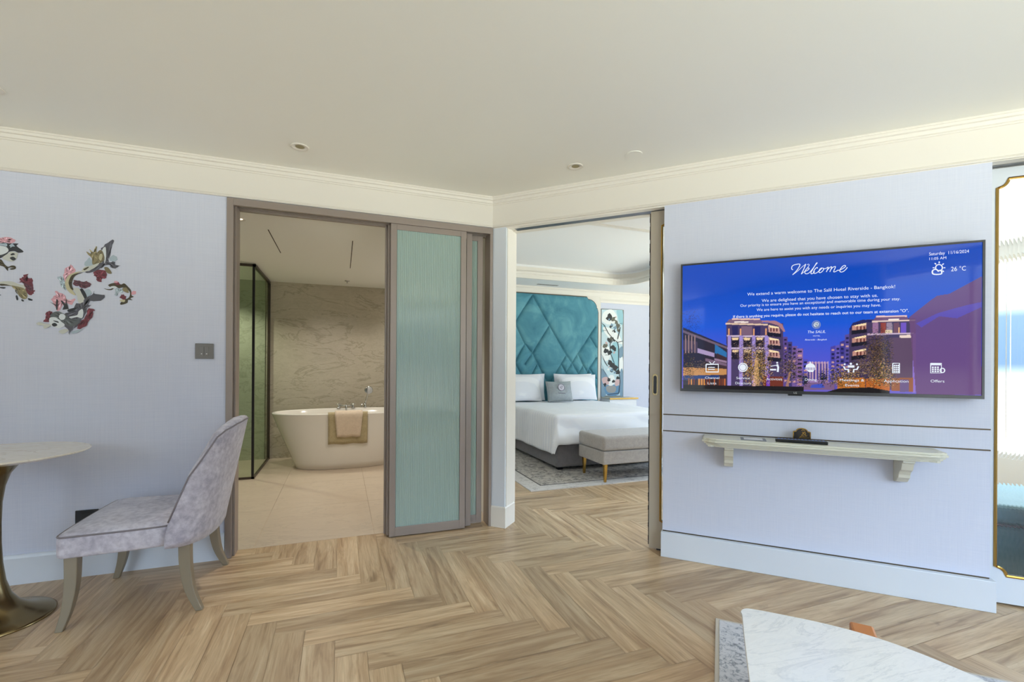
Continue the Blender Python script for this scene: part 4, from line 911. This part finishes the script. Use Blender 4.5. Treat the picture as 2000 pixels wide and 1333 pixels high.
# ------------------------------------------------------------------ coffee table + living room rug
ct = empty('coffee_table', (1.05, .55, 0)); tag(ct, 'white marble-topped coffee table with rounded corner and wooden legs in the foreground', 'coffee table')
plan = [(1.245, 1.146), (1.262, 1.168), (1.290, 1.176), (1.317, 1.160), (1.38, 1.10), (1.46, 1.015), (1.525, .92), (1.565, .82), (1.588, .70), (1.592, .58), (1.57, .44), (1.50, .27), (1.38, .12), (1.22, .02), (1.02, -.03), (.84, -.02), (.72, .02), (.62, .10), (.57, .2), (.56, .32), (.60, .44), (.70, .58), (.85, .74), (1.0, .895), (1.15, 1.05)]
pl = [(p.x, p.y) for p in smoothpts([(a, b, 0) for a, b in plan], 4, True)]
cxm, cym = 1.08, .56
def shr(k): return [(cxm + (a - cxm) * k, cym + (b - cym) * k) for a, b in pl]
MB().loft([[(a, b, z) for a, b in shr(k)] for k, z in ((.95, .424), (.99, .432), (1.0, .440), (1.0, .445), (.995, .450))]).build('table_top', M['white_marble'], ct, smooth=False)
rim = MB().loft([[(a, b, z) for a, b in shr(k)] for k, z in ((.90, .40), (.93, .424))]).build('apron', M['orange_wood'], ct)
def wleg(x, y, a):
    r = MB().box(-.05, .075, -.034, .034, .0127, .405); q = Matrix.Translation((x, y, 0)) @ Matrix.Rotation(a, 4, 'Z')
    r.v = [tuple(q @ Vector((v[0] * (1 if v[2] > .2 else .5) - (0 if v[2] > .2 else .0), v[1] * (1 if v[2] > .2 else .6), v[2]))) for v in r.v]
    return r.build('leg', M['orange_wood'], ct, bevel=.008)
wleg(1.597, .985, math.radians(40)); wleg(.72, .06, math.radians(-130)); wleg(1.44, .22, math.radians(-40)); wleg(.72, .52, math.radians(150))
rc = Vector((1.768, 1.788, 0))
RG = Matrix.Translation(rc) @ Matrix.Rotation(-PI / 4, 4, 'Z')  # local x along the tv wall, -y towards the camera
rg = empty('rug', (0, 0, 0), RG); tag(rg, 'ivory and grey patterned rug under the foreground coffee table', 'rug')
MB().box(0, 2.4, -1.7, 0, 0, .010).build('binding', M['rug2_edge'], rg, bevel=.002)
MB().box(.018, 2.382, -1.682, -.018, .008, .0125).build('pile', M['rug2'], rg)

# ------------------------------------------------------------------ bathtub etc.
tb = empty('bathtub', (.06, 6.25, 0)); tag(tb, 'freestanding white oval bathtub against the marble wall', 'bathtub')
def se(a, b, z, n=64, p=2.35): return [(.06 + a * math.copysign(abs(math.cos(t)) ** (2 / p), math.cos(t)), 6.25 + b * math.copysign(abs(math.sin(t)) ** (2 / p), math.sin(t)), z) for t in [2 * PI * k / n for k in range(n)]]
MB().loft([se(.56, .30, 0), se(.585, .32, .004), se(.61, .335, .08), se(.70, .36, .3), se(.79, .385, .52), se(.842, .402, .655), se(.850, .408, .672), se(.850, .408, .681), se(.842, .40, .685), se(.825, .385, .684), se(.815, .375, .672), se(.78, .35, .55), se(.68, .29, .25), se(.56, .22, .16), se(.2, .1, .14)]).build('tub_shell', M['porcelain'], tb, smooth=True)
# bath mat and towel draped over the near rim
yf = 5.842; 
def drape(x0, x1, zlow, zin, t, off, taper=0.):
    """cloth over the rim: outside face, over the lip, short inside drop. follows the tub's lean"""
    def yo(z): return yf + (0.685 - z) * .115 - off
    vs = []; fs = []; rows = [(yo(zlow + (.675 - zlow) * k / 8), zlow + (.675 - zlow) * k / 8) for k in range(9)] + [(yf + .004, .692 + off), (yf + .022, .695 + off), (yf + .040, .690 + off), (yf + .052, .665), (yf + .062, zin)]
    n = 14
    for j, (y, z) in enumerate(rows):
        k = max(0, 1 - j / 8); a = x0 + taper * k; b = x1 - taper * k
        for i in range(n + 1):
            vs.append((a + (b - a) * i / n, y - .002 * math.sin(i * 1.3) * k, z + .004 * math.sin(i * .9) * k))
    m_ = len(rows); base = len(vs)
    for j in range(m_ - 1):
        for i in range(n): q = j * (n + 1) + i; fs.append((q, q + 1, q + n + 2, q + n + 1))
    return MB().add(vs, fs)
o = drape(-.145, .305, .315, .60, .01, .010).build('bath_mat', M['bathmat'], None, I4, origin=(.08, yf, .5), smooth=True); o.modifiers.new('t', 'SOLIDIFY').thickness = .012
tag(o, 'beige textured bath mat hung over the bathtub rim, under the towel', 'bath mat')
o = drape(-.070, .246, .402, .62, .01, .027, .024).build('towel', M['towel'], None, I4, origin=(.09, yf, .55), smooth=True); o.modifiers.new('t', 'SOLIDIFY').thickness = .014
tag(o, 'folded white hand towel laid over the bath mat on the tub rim', 'towel')
tp = empty('bath_faucet', (.06, 6.635, .684)); tag(tp, 'chrome bath mixer with two cross handles on the far rim of the tub', 'faucet')
for x in (-.03, .155):
    MB().lathe([(.026, .683), (.026, .690), (.014, .696), (.012, .735), (.016, .74), (.006, .748)], x, 6.635, 16).build('valve_body', M['chrome'], tp, smooth=True)
    h_ = MB().tube([(x - .034, 6.635, .735), (x + .034, 6.635, .735)], .006).tube([(x, 6.60, .735), (x, 6.67, .735)], .006).build('cross_handle', M['chrome'], tp, smooth=True)
MB().tube([(-.03, 6.635, .715), (.155, 6.635, .715)], .010).build('bridge', M['chrome'], tp, smooth=True)
MB().tube(smoothpts([(.0625, 6.635, .72), (.0625, 6.60, .735), (.0625, 6.53, .735), (.0625, 6.51, .70), (.0625, 6.51, .655)], 4), .012).build('spout', M['chrome'], tp, smooth=True)
hs = empty('hand_shower', (.31, 6.635, .684)); tag(hs, 'chrome hand shower standing upright on the tub rim right of the mixer', 'hand shower')
MB().lathe([(.022, .683), (.022, .70), (.014, .71), (.016, .74)], .31, 6.635, 16).build('holder', M['chrome'], hs, smooth=True)
MB().tube([(.31, 6.635, .735), (.325, 6.63, .79), (.345, 6.62, .87), (.35, 6.61, .90)], [.011, .012, .010, .014]).build('handle', M['chrome'], hs, smooth=True)
hd = MB(); q = Matrix.Translation((.355, 6.60, .925)) @ Matrix.Rotation(math.radians(80), 4, 'X') @ Matrix.Rotation(.2, 4, 'Y')
hd.lathe([(.02, -.03), (.04, -.02), (.056, -.004), (.056, .006), (.045, .009), (.005, .010)], 0, 0, 24); hd.v = [tuple(q @ Vector(v)) for v in hd.v]; hd.build('shower_head', M['chrome'], hs, smooth=True)
MB().tube(smoothpts([(.26, 6.635, .69), (.265, 6.64, .72), (.29, 6.65, .735), (.31, 6.65, .72)], 4), .006).build('hose', M['chrome'], hs, smooth=True)
# shower enclosure
se_ = empty('shower_enclosure', (-.91, 5.74, 0)); tag(se_, 'dark-framed clear glass shower enclosure left of the bathtub', 'shower enclosure')
MB().box(-.918, -.902, 5.755, 6.87, .02, 2.355).build('side_glass', M['shower_glass'], se_)
MB().box(-1.95, -.925, 5.732, 5.742, .02, 2.355).build('front_glass', M['shower_glass'], se_)
fm = flat('black_metal_frame', srgb(58, 46, 36), .35)
ff = MB().box(-.925, -.895, 5.728, 6.885, 2.352, 2.38).box(-.92, -.90, 5.728, 6.885, 0.001, .025).box(-1.96, -.895, 5.728, 5.748, 2.352, 2.38).box(-1.96, -.895, 5.728, 5.748, .001, .025).box(-.928, -.896, 6.858, 6.885, 0.001, 2.38)
ff.build('metal_frame', fm, se_); MB().box(-.926, -.902, 5.728, 5.752, .001, 2.38).build('corner_post', M['black'], se_)

# ------------------------------------------------------------------ bedroom: headboard
hb = empty('headboard', (3.25, 7.0, .2)); tag(hb, 'tall teal velvet headboard with a quilted diamond pattern and gilt notched edge', 'headboard')
hx0, hx1, hz0, hz1 = 2.305, 4.205, .35, 2.476
def seg(l): return [onY(*p, 6.97) for p in l]
seams = [seg(l) for l in (
    [(1040, 577), (1073, 636), (1106, 694), (1117, 709), (1132, 735), (1150, 765)], [(1005, 631), (1025, 672), (1040, 690), (1060, 730), (1076, 760)], [(1005, 709), (1020, 735), (1035, 765)],
    [(1040, 577), (1005, 631)], [(1073, 636), (1040, 690), (1025, 712)], [(1106, 694), (1080, 738), (1064, 765)], [(1162, 640), (1117, 709), (1101, 737), (1088, 760)], [(1025, 672), (1005, 709)], [(1049, 712), (1036, 737), (1024, 756)],
    [(1152, 659), (1164, 678)], [(1129, 693), (1139, 714), (1153, 737), (1163, 755)], [(1164, 700), (1151, 720), (1139, 745)], [(1139, 714), (1127, 737), (1112, 764)], [(1096, 712), (1110, 737), (1124, 765)], [(1151, 720), (1164, 740)])]
seams += [[(2 * 2.65 - a, b) for a, b in l] for l in seams[:2] + seams[3:6]]
segs = [(l[i], l[i + 1]) for l in seams for i in range(len(l) - 1)]
def hb_outline(o=0):
    r = .16; pts = [(hx0 + o, hz0), (hx1 - o, hz0), (hx1 - o, hz1 - .26)]
    pts += [(hx1 - o - .02, hz1 - .19 - o * .3)] + [(hx1 - .03 - .20 * math.sin(a) - o * .7, hz1 - .03 - .17 * math.cos(a) - o * .7) for a in (0.25, .55, .9, 1.2)][:0]
    for k in range(8):
        a = PI / 2 * k / 7; pts.append((hx1 - o - .03 - .17 * (1 - math.cos(a)) , hz1 - .19 + .15 * math.sin(a) - o))
    pts += [(hx1 - .225 - o, hz1 - o)]
    left = [(hx0 + hx1 - a, b) for a, b in reversed(pts[2:])]
    return pts + left
HO = hb_outline()
nx, nz = 190, 210
gx = np.linspace(hx0, hx1, nx); gz = np.linspace(hz0, hz1, nz); GX, GZ = np.meshgrid(gx, gz); dist = np.full(GX.shape, 9.)
for (xa, za), (xb, zb) in segs:
    vx, vz = xb - xa, zb - za; L2 = vx * vx + vz * vz + 1e-9; t = np.clip(((GX - xa) * vx + (GZ - za) * vz) / L2, 0, 1)
    dist = np.minimum(dist, np.hypot(GX - xa - t * vx, GZ - za - t * vz))
n_ = len(HO); db = np.full(GX.shape, 9.)
for i in range(n_):
    (xa, za), (xb, zb) = HO[i], HO[(i + 1) % n_]; vx, vz = xb - xa, zb - za; L2 = vx * vx + vz * vz + 1e-9; t = np.clip(((GX - xa) * vx + (GZ - za) * vz) / L2, 0, 1)
    db = np.minimum(db, np.hypot(GX - xa - t * vx, GZ - za - t * vz))
d2 = np.minimum(dist, db + .01); puff = .040 * (1 - np.exp(-d2 / .045)) + .018 * np.clip(d2 / .016, 0, 1)
keep = np.array([[inpoly(GX[j, i], GZ[j, i], HO) for i in range(nx)] for j in range(nz)]).astype(int)
vs = [(GX[j, i], 7.0 - .012 - puff[j, i], GZ[j, i]) for j in range(nz) for i in range(nx)]
fs = [(j * nx + i, j * nx + i + 1, (j + 1) * nx + i + 1, (j + 1) * nx + i) for j in range(nz - 1) for i in range(nx - 1) if keep[j, i] + keep[j, i + 1] + keep[j + 1, i] + keep[j + 1, i + 1] >= 2]
MB().add(vs, fs).build('quilted_panel', M['velvet'], hb, smooth=True)
MB().prism(HO, 6.985, 7.012, (), 'Y').build('backing_board', flat('teal_backing', srgb(40, 100, 116), .8), hb)
MB().tube([(a, 6.972, b) for a, b in HO], .011, 6, True).build('gilt_edge', M['bronze'], hb)
sur = MB().prism([(1.82, .05), (4.245, .05), (4.245, 2.50), (1.82, 2.50)], 6.978, 7.02, [HO], 'Y')
struct(sur.build('trim_10', M['white']), 'white surround panel framing the headboard', 'panel')

# bed
bed = empty('bed', (3.25, 5.95, 0)); tag(bed, 'wide double bed on a charcoal upholstered divan base', 'bed')
MB().box(2.415, 4.10, 4.93, 6.90, .05, .33).build('divan_base', M['divan'], bed, bevel=.035, seg=4)
MB().box(2.43, 4.085, 4.95, 6.90, .33, .66).build('mattress', M['linen'], bed, bevel=.05, seg=4)
for x in (2.50, 4.0):
    for y in (5.02, 6.8): MB().box(x - .03, x + .03, y - .03, y + .03, .0134, .06).build('foot', M['black'], bed)
# duvet
def duvet():
    xl, xr, yf_, yh = 2.425, 4.09, 4.945, 6.80; top = .690; r = .055; hs_, hf = .50, .385
    nx_, ny_ = 110, 90; us = np.linspace(xl - hs_, xr + hs_, nx_); vs_ = np.linspace(yf_ - hf, yh, ny_); V = []
    for v in vs_:
        for u in us:
            ox = max(0, xl - u) or -max(0, u - xr); oy = max(0, yf_ - v); o = math.hypot(ox, oy) if (ox and oy) else abs(ox) + oy
            cx_ = min(max(u, xl), xr); cy_ = max(v, yf_)
            if o > 0:
                dx, dy = -ox / o, -oy / o
                lim = .49 if (ox and oy) else 9; o2 = min(o, lim)
                if o2 < r * PI / 2: a = o2 / r; h = r * math.sin(a); z = top - r * (1 - math.cos(a))
                else:
                    e = o2 - r * PI / 2; cor = min(abs(ox), oy) / max(abs(ox), oy, 1e-6) if (ox and oy) else 0
                    h = r + .05 * e + .10 * e * cor; z = top - r - e * .99
                rip = .010 * math.sin((u * 5 + v * 14)) * min(1, o2 / .2) + .008 * noise.noise(Vector((u * 6, v * 6, 0)))
                x = cx_ + dx * (h + rip); y = cy_ + dy * (h + rip)
            else:
                x, y = u, v; dd_ = min(u - xl, xr - u, v - yf_); z = top + .012 * min(1, dd_ / .15)
            z += .008 * noise.noise(Vector((u * 3.2, v * 3.2, 3))) + .003 * noise.noise(Vector((u * 11, v * 4, 5)))
            V.append((x, y, z))
    F = [(j * nx_ + i, j * nx_ + i + 1, (j + 1) * nx_ + i + 1, (j + 1) * nx_ + i) for j in range(ny_ - 1) for i in range(nx_ - 1)]
    o = MB().add(V, F).build('duvet', M['linen'], None, I4, origin=(3.25, 5.6, .7), smooth=True); sm = o.modifiers.new('t', 'SOLIDIFY'); sm.thickness = .022; sm.offset = -1
    tag(o, 'white striped duvet spread over the bed and hanging down its sides', 'duvet')
duvet()
def pillow(name, m_, cx_, cy_, cz, w_, h_, t_, tilt, label, grp=None, rz=0, roll=0, thick_p=2.2, parts=False):
    n = 26; V = []; F = []
    for side in (1, -1):
        for j in range(n + 1):
            for i in range(n + 1):
                u, v = -1 + 2 * i / n, -1 + 2 * j / n
                e = (1 - abs(u) ** thick_p) * (1 - abs(v) ** thick_p); e = max(0, e) ** .5
                k = 1 - .05 * (1 - abs(v) ** 2) * abs(u) ** 6; k2 = 1 - .06 * (1 - abs(u) ** 2) * abs(v) ** 6
                V.append((u * w_ / 2 * k, side * t_ / 2 * e * (1 + .06 * noise.noise(Vector((u * 2 + cx_, v * 2, side)))) + .003 * noise.noise(Vector((u * 6, v * 6, cx_))), v * h_ / 2 * k2))
    N1 = (n + 1) ** 2
    for s_i in (0, 1):
        for j in range(n):
            for i in range(n):
                a = s_i * N1 + j * (n + 1) + i; F.append((a, a + 1, a + n + 2, a + n + 1) if s_i else (a, a + n + 1, a + n + 2, a + 1))
    q = Matrix.Rotation(rz, 4, 'Z') @ Matrix.Rotation(-tilt, 4, 'X') @ Matrix.Rotation(roll, 4, 'Y'); b = MB().add([tuple(q @ Vector(v) + Vector((cx_, cy_, cz))) for v in V], F)
    me_o = b.build(name, m_, None, I4, origin=(cx_, cy_, cz), smooth=True)
    bm = bmesh.new(); bm.from_mesh(me_o.data); bmesh.ops.remove_doubles(bm, verts=bm.verts, dist=.0005); bm.to_mesh(me_o.data); bm.free()
    if label: tag(me_o, label, name.split('_')[-1] if name != 'pillow' else 'pillow', grp)
    return me_o, q
G = 'white pillows propped on the bed'
pillow('pillow', M['linen'], 2.78, 6.85, .93, .72, .44, .12, .06, 'white pillow against the headboard, back one of the left pair', G)
pillow('pillow', M['linen'], 3.66, 6.85, .93, .72, .44, .12, .06, 'white pillow against the headboard, back one of the right pair', G)
pillow('pillow', M['linen'], 2.66, 6.70, .925, .70, .43, .14, .16, 'white striped pillow at the front on the left of the cushion', G)
pillow('pillow', M['linen'], 3.67, 6.70, .925, .70, .43, .14, .16, 'white striped pillow at the front on the right of the cushion', G)
cu, q = pillow('cushion', M['cushion'], 3.245, 6.53, .872, .45, .335, .12, .30, 'small silver grey cushion with a round emblem in front of the white pillows')
cu['category'] = 'cushion'
b_ = BASE[cu.name]
def on_cushion(pts, lift): return [tuple(q @ Vector((a, -lift, c)) + Vector((3.245, 6.53, .872))) for a, c in pts]
cc_ = [(.0 + .05 * math.cos(2 * PI * k / 24) + .01, .05 + .05 * math.sin(2 * PI * k / 24)) for k in range(24)]
MB().add(on_cushion(cc_, .0665), [tuple(range(24))]).build('emblem', flat('emblem_white', srgb(206, 204, 214)), cu)
MB().tube(on_cushion([(.01 + (a - .01) * 1.1, .05 + (c - .05) * 1.1) for a, c in cc_], .066), .0028, 5, True).tube(on_cushion([(-.01, .04), (.01, .07), (.03, .075), (.03, .05), (.0, .045), (.02, .02)], .068), .003, 5).tube(on_cushion([(-.05, -.04), (.07, -.045)], .064), .0025, 5).build('embroidery', flat('embroidery_plum', srgb(120, 100, 130)), cu)

# bench at the foot of the bed
bn = empty('bench', (3.35, 4.52, 0)); tag(bn, 'greige upholstered bench with gold legs at the foot of the bed', 'bench')
MB().box(2.640, 4.05, 4.245, 4.79, .210, .352).build('base_box', M['bench_fabric'], bn, bevel=.012, seg=3)
MB().box(2.632, 4.058, 4.235, 4.795, .356, .515).build('cushion_top', M['bench_fabric'], bn, bevel=.035, seg=4)
for x in (2.69, 4.0):
    for y in (4.29, 4.745):
        o = MB().loft([[(x - r, y - r, z), (x + r, y - r, z), (x + r, y + r, z), (x - r, y + r, z)] for r, z in ((.011, .0135), (.019, .21))]).build('leg', M['gold'], bn)
# bedroom rug
br = empty('rug', (3.25, 5.4, 0)); tag(br, 'large distressed grey rug under the bed and the bench', 'rug')
r0 = (1.80, 4.245, 4.9, 6.6)
MB().box(r0[0], r0[2], r0[1], r0[3], 0, .010).build('border', M['rug_border'], br)
MB().box(r0[0] + .17, r0[2] - .17, r0[1] + .15, r0[3], .009, .0118).build('border_line', M['rug_line'], br)
MB().box(r0[0] + .185, r0[2] - .185, r0[1] + .165, r0[3], .0115, .0132).build('field', M['rug_body'], br)

# artwork panel + bedside shelf
ap = empty('wall_art', (4.515, 7.0, .735)); tag(ap, 'tall narrow floral vase artwork in teal and white beside the headboard', 'artwork')
MB().box(4.285, 4.748, 6.985, 7.0, .733, 2.292).build('panel', flat('art_backing', srgb(120, 124, 120), .4), ap)
amb = MB(); acols = []
Zc = lambda X, Y: (1140 + X / 6.057, 580 + Y / 6.057)
AI = dict(bg=(196, 218, 226), w=(236, 240, 240), t=(150, 196, 208), k=(38, 40, 44), p=(206, 176, 176), s=(120, 150, 172), g=(150, 150, 148), b=(96, 140, 176), o=(96, 96, 84))
def ap_(c, pts, sm=True, i=[0]):
    q = [onY(*Zc(*p), 6.983) for p in pts]
    if sm: q = [(v.x, v.y) for v in smoothpts([(a, b, 0) for a, b in q], 3, True)]
    q = [(min(max(a, 4.289), 4.744), min(max(b, .738), 2.288)) for a, b in q]; i[0] += 1; y = 6.9845 - .0001 * i[0]
    n0 = len(amb.f); amb.prism(q, y, y + .0005, (), 'Y'); acols.extend([srgb(*AI[c])] * (len(amb.f) - n0))
ap_('bg', [(206, 150), (460, 158), (462, 1170), (200, 1170)], False)
ap_('w', [(215, 260), (240, 180), (330, 150), (390, 220), (380, 300), (300, 330), (230, 300)]); ap_('t', [(390, 160), (460, 160), (462, 330), (420, 300), (400, 220)]); ap_('t', [(205, 330), (260, 340), (250, 400), (205, 420)])
ap_('w', [(230, 360), (330, 380), (420, 460), (460, 560), (400, 540), (340, 520), (260, 440)]); ap_('t', [(340, 560), (410, 560), (415, 860), (350, 840), (330, 700)]); ap_('s', [(420, 620), (462, 590), (462, 700), (420, 720)])
ap_('w', [(205, 580), (300, 600), (310, 720), (260, 760), (205, 690)]); ap_('w', [(420, 760), (462, 720), (462, 900), (430, 920)]); ap_('s', [(200, 860), (260, 900), (300, 1000), (260, 1170), (200, 1170)]); ap_('s', [(430, 900), (462, 870), (462, 1170), (430, 1170)])
ap_('b', [(250, 1060), (420, 1050), (410, 1160), (280, 1165)]); ap_('g', [(270, 1060), (375, 1060), (370, 1130), (285, 1130)]); ap_('w', [(300, 940), (350, 930), (370, 1000), (340, 1050), (290, 1040)]); ap_('p', [(215, 970), (280, 950), (300, 1030), (240, 1040)]); ap_('p', [(380, 980), (430, 990), (410, 1050), (370, 1050)])
rnd = random.Random(5)
def blot(x, y, r, c, n=9):
    pts = []
    for k in range(n): a = 2 * PI * k / n; rr = r * rnd.uniform(.45, 1.15); pts.append((x + rr * math.cos(a), y + rr * math.sin(a) * 1.1))
    ap_(c, pts, False)
for x, y, r in ((300, 240, 40), (350, 265, 35), (385, 300, 30), (400, 350, 30), (410, 400, 28), (360, 410, 26), (320, 350, 24), (300, 510, 30), (330, 500, 26), (360, 520, 18), (255, 580, 34), (270, 640, 34), (310, 660, 28), (350, 600, 30), (365, 620, 24), (310, 780, 30), (340, 810, 36), (375, 840, 34), (400, 890, 30), (330, 870, 24), (400, 960, 28), (300, 980, 28), (250, 1040, 26), (350, 1000, 20)):
    blot(x, y, r, 'k' if rnd.random() < .75 else 'o')
for x, y, r in ((330, 330, 18), (370, 370, 22), (375, 440, 22), (340, 440, 16), (300, 270, 14), (330, 870, 20), (370, 900, 16), (290, 860, 14), (350, 420, 10)): blot(x, y, r, 'w' if rnd.random() < .6 else 's')
for x, y, r in ((380, 240, 10), (270, 550, 16), (360, 660, 14), (300, 830, 12)): blot(x, y, r, 'p')
def br_l(pts, w_=7):
    for (xa, ya), (xb, yb) in zip(pts, pts[1:]):
        d = math.hypot(xb - xa, yb - ya); ux, uy = -(yb - ya) / d * w_ / 2, (xb - xa) / d * w_ / 2; ap_('k', [(xa + ux, ya + uy), (xb + ux, yb + uy), (xb - ux, yb - uy), (xa - ux, ya - uy)], False)
br_l([(206, 310), (245, 340), (290, 430), (350, 500), (400, 540), (460, 525)]); br_l([(350, 510), (310, 560), (320, 680), (360, 780)]); br_l([(400, 540), (414, 600), (412, 850), (430, 1000), (415, 1140), (280, 1160)]); br_l([(205, 680), (250, 770), (280, 820)]); br_l([(420, 320), (455, 315)], 4); br_l([(220, 400), (265, 400)], 4); br_l([(250, 690), (300, 690)], 4); br_l([(205, 790), (240, 880), (262, 920)], 4); br_l([(400, 500), (425, 400), (430, 360)], 9)
amb.cols = acols; amb.build('picture', M['tinted'], ap)
ns = empty('bedside_shelf', (4.57, 6.85, .70)); tag(ns, 'slim gold-edged bedside shelf below the floral artwork', 'bedside shelf')
MB().box(4.285, 4.86, 6.70, 7.0, .715, .733).build('shelf_top', flat('shelf_stone', srgb(200, 196, 180), .2), ns)
MB().box(4.283, 4.862, 6.694, 6.702, .710, .735).build('gold_edge', M['gold'], ns)
MB().box(4.30, 4.84, 6.72, 7.0, .50, .715).build('drawer_box', M['bedwall'], ns)
# daybed by the bedroom window seen through the fluted glass
dbd = empty('daybed', (3.75, .65, 0), TV); tag(dbd, 'teal upholstered daybed standing behind the fluted glass door right of the television', 'daybed')
MB().box(2.98, 4.55, .34, 1.02, .05, .365).build('base', M['daybed'], dbd, bevel=.02)
MB().box(2.97, 4.56, .33, 1.03, .375, .485).build('seat_cushion', M['daybed'], dbd, bevel=.03, seg=3)
MB().tube([(2.975, .334, .37), (4.555, .334, .37)], .006, 6).build('piping', M['piping'], dbd)
for y in (3.06, 4.45):
    for q_ in (.42, .94): MB().box(y - .03, y + .03, q_ - .03, q_ + .03, 0, .05).build('foot', M['black'], dbd)
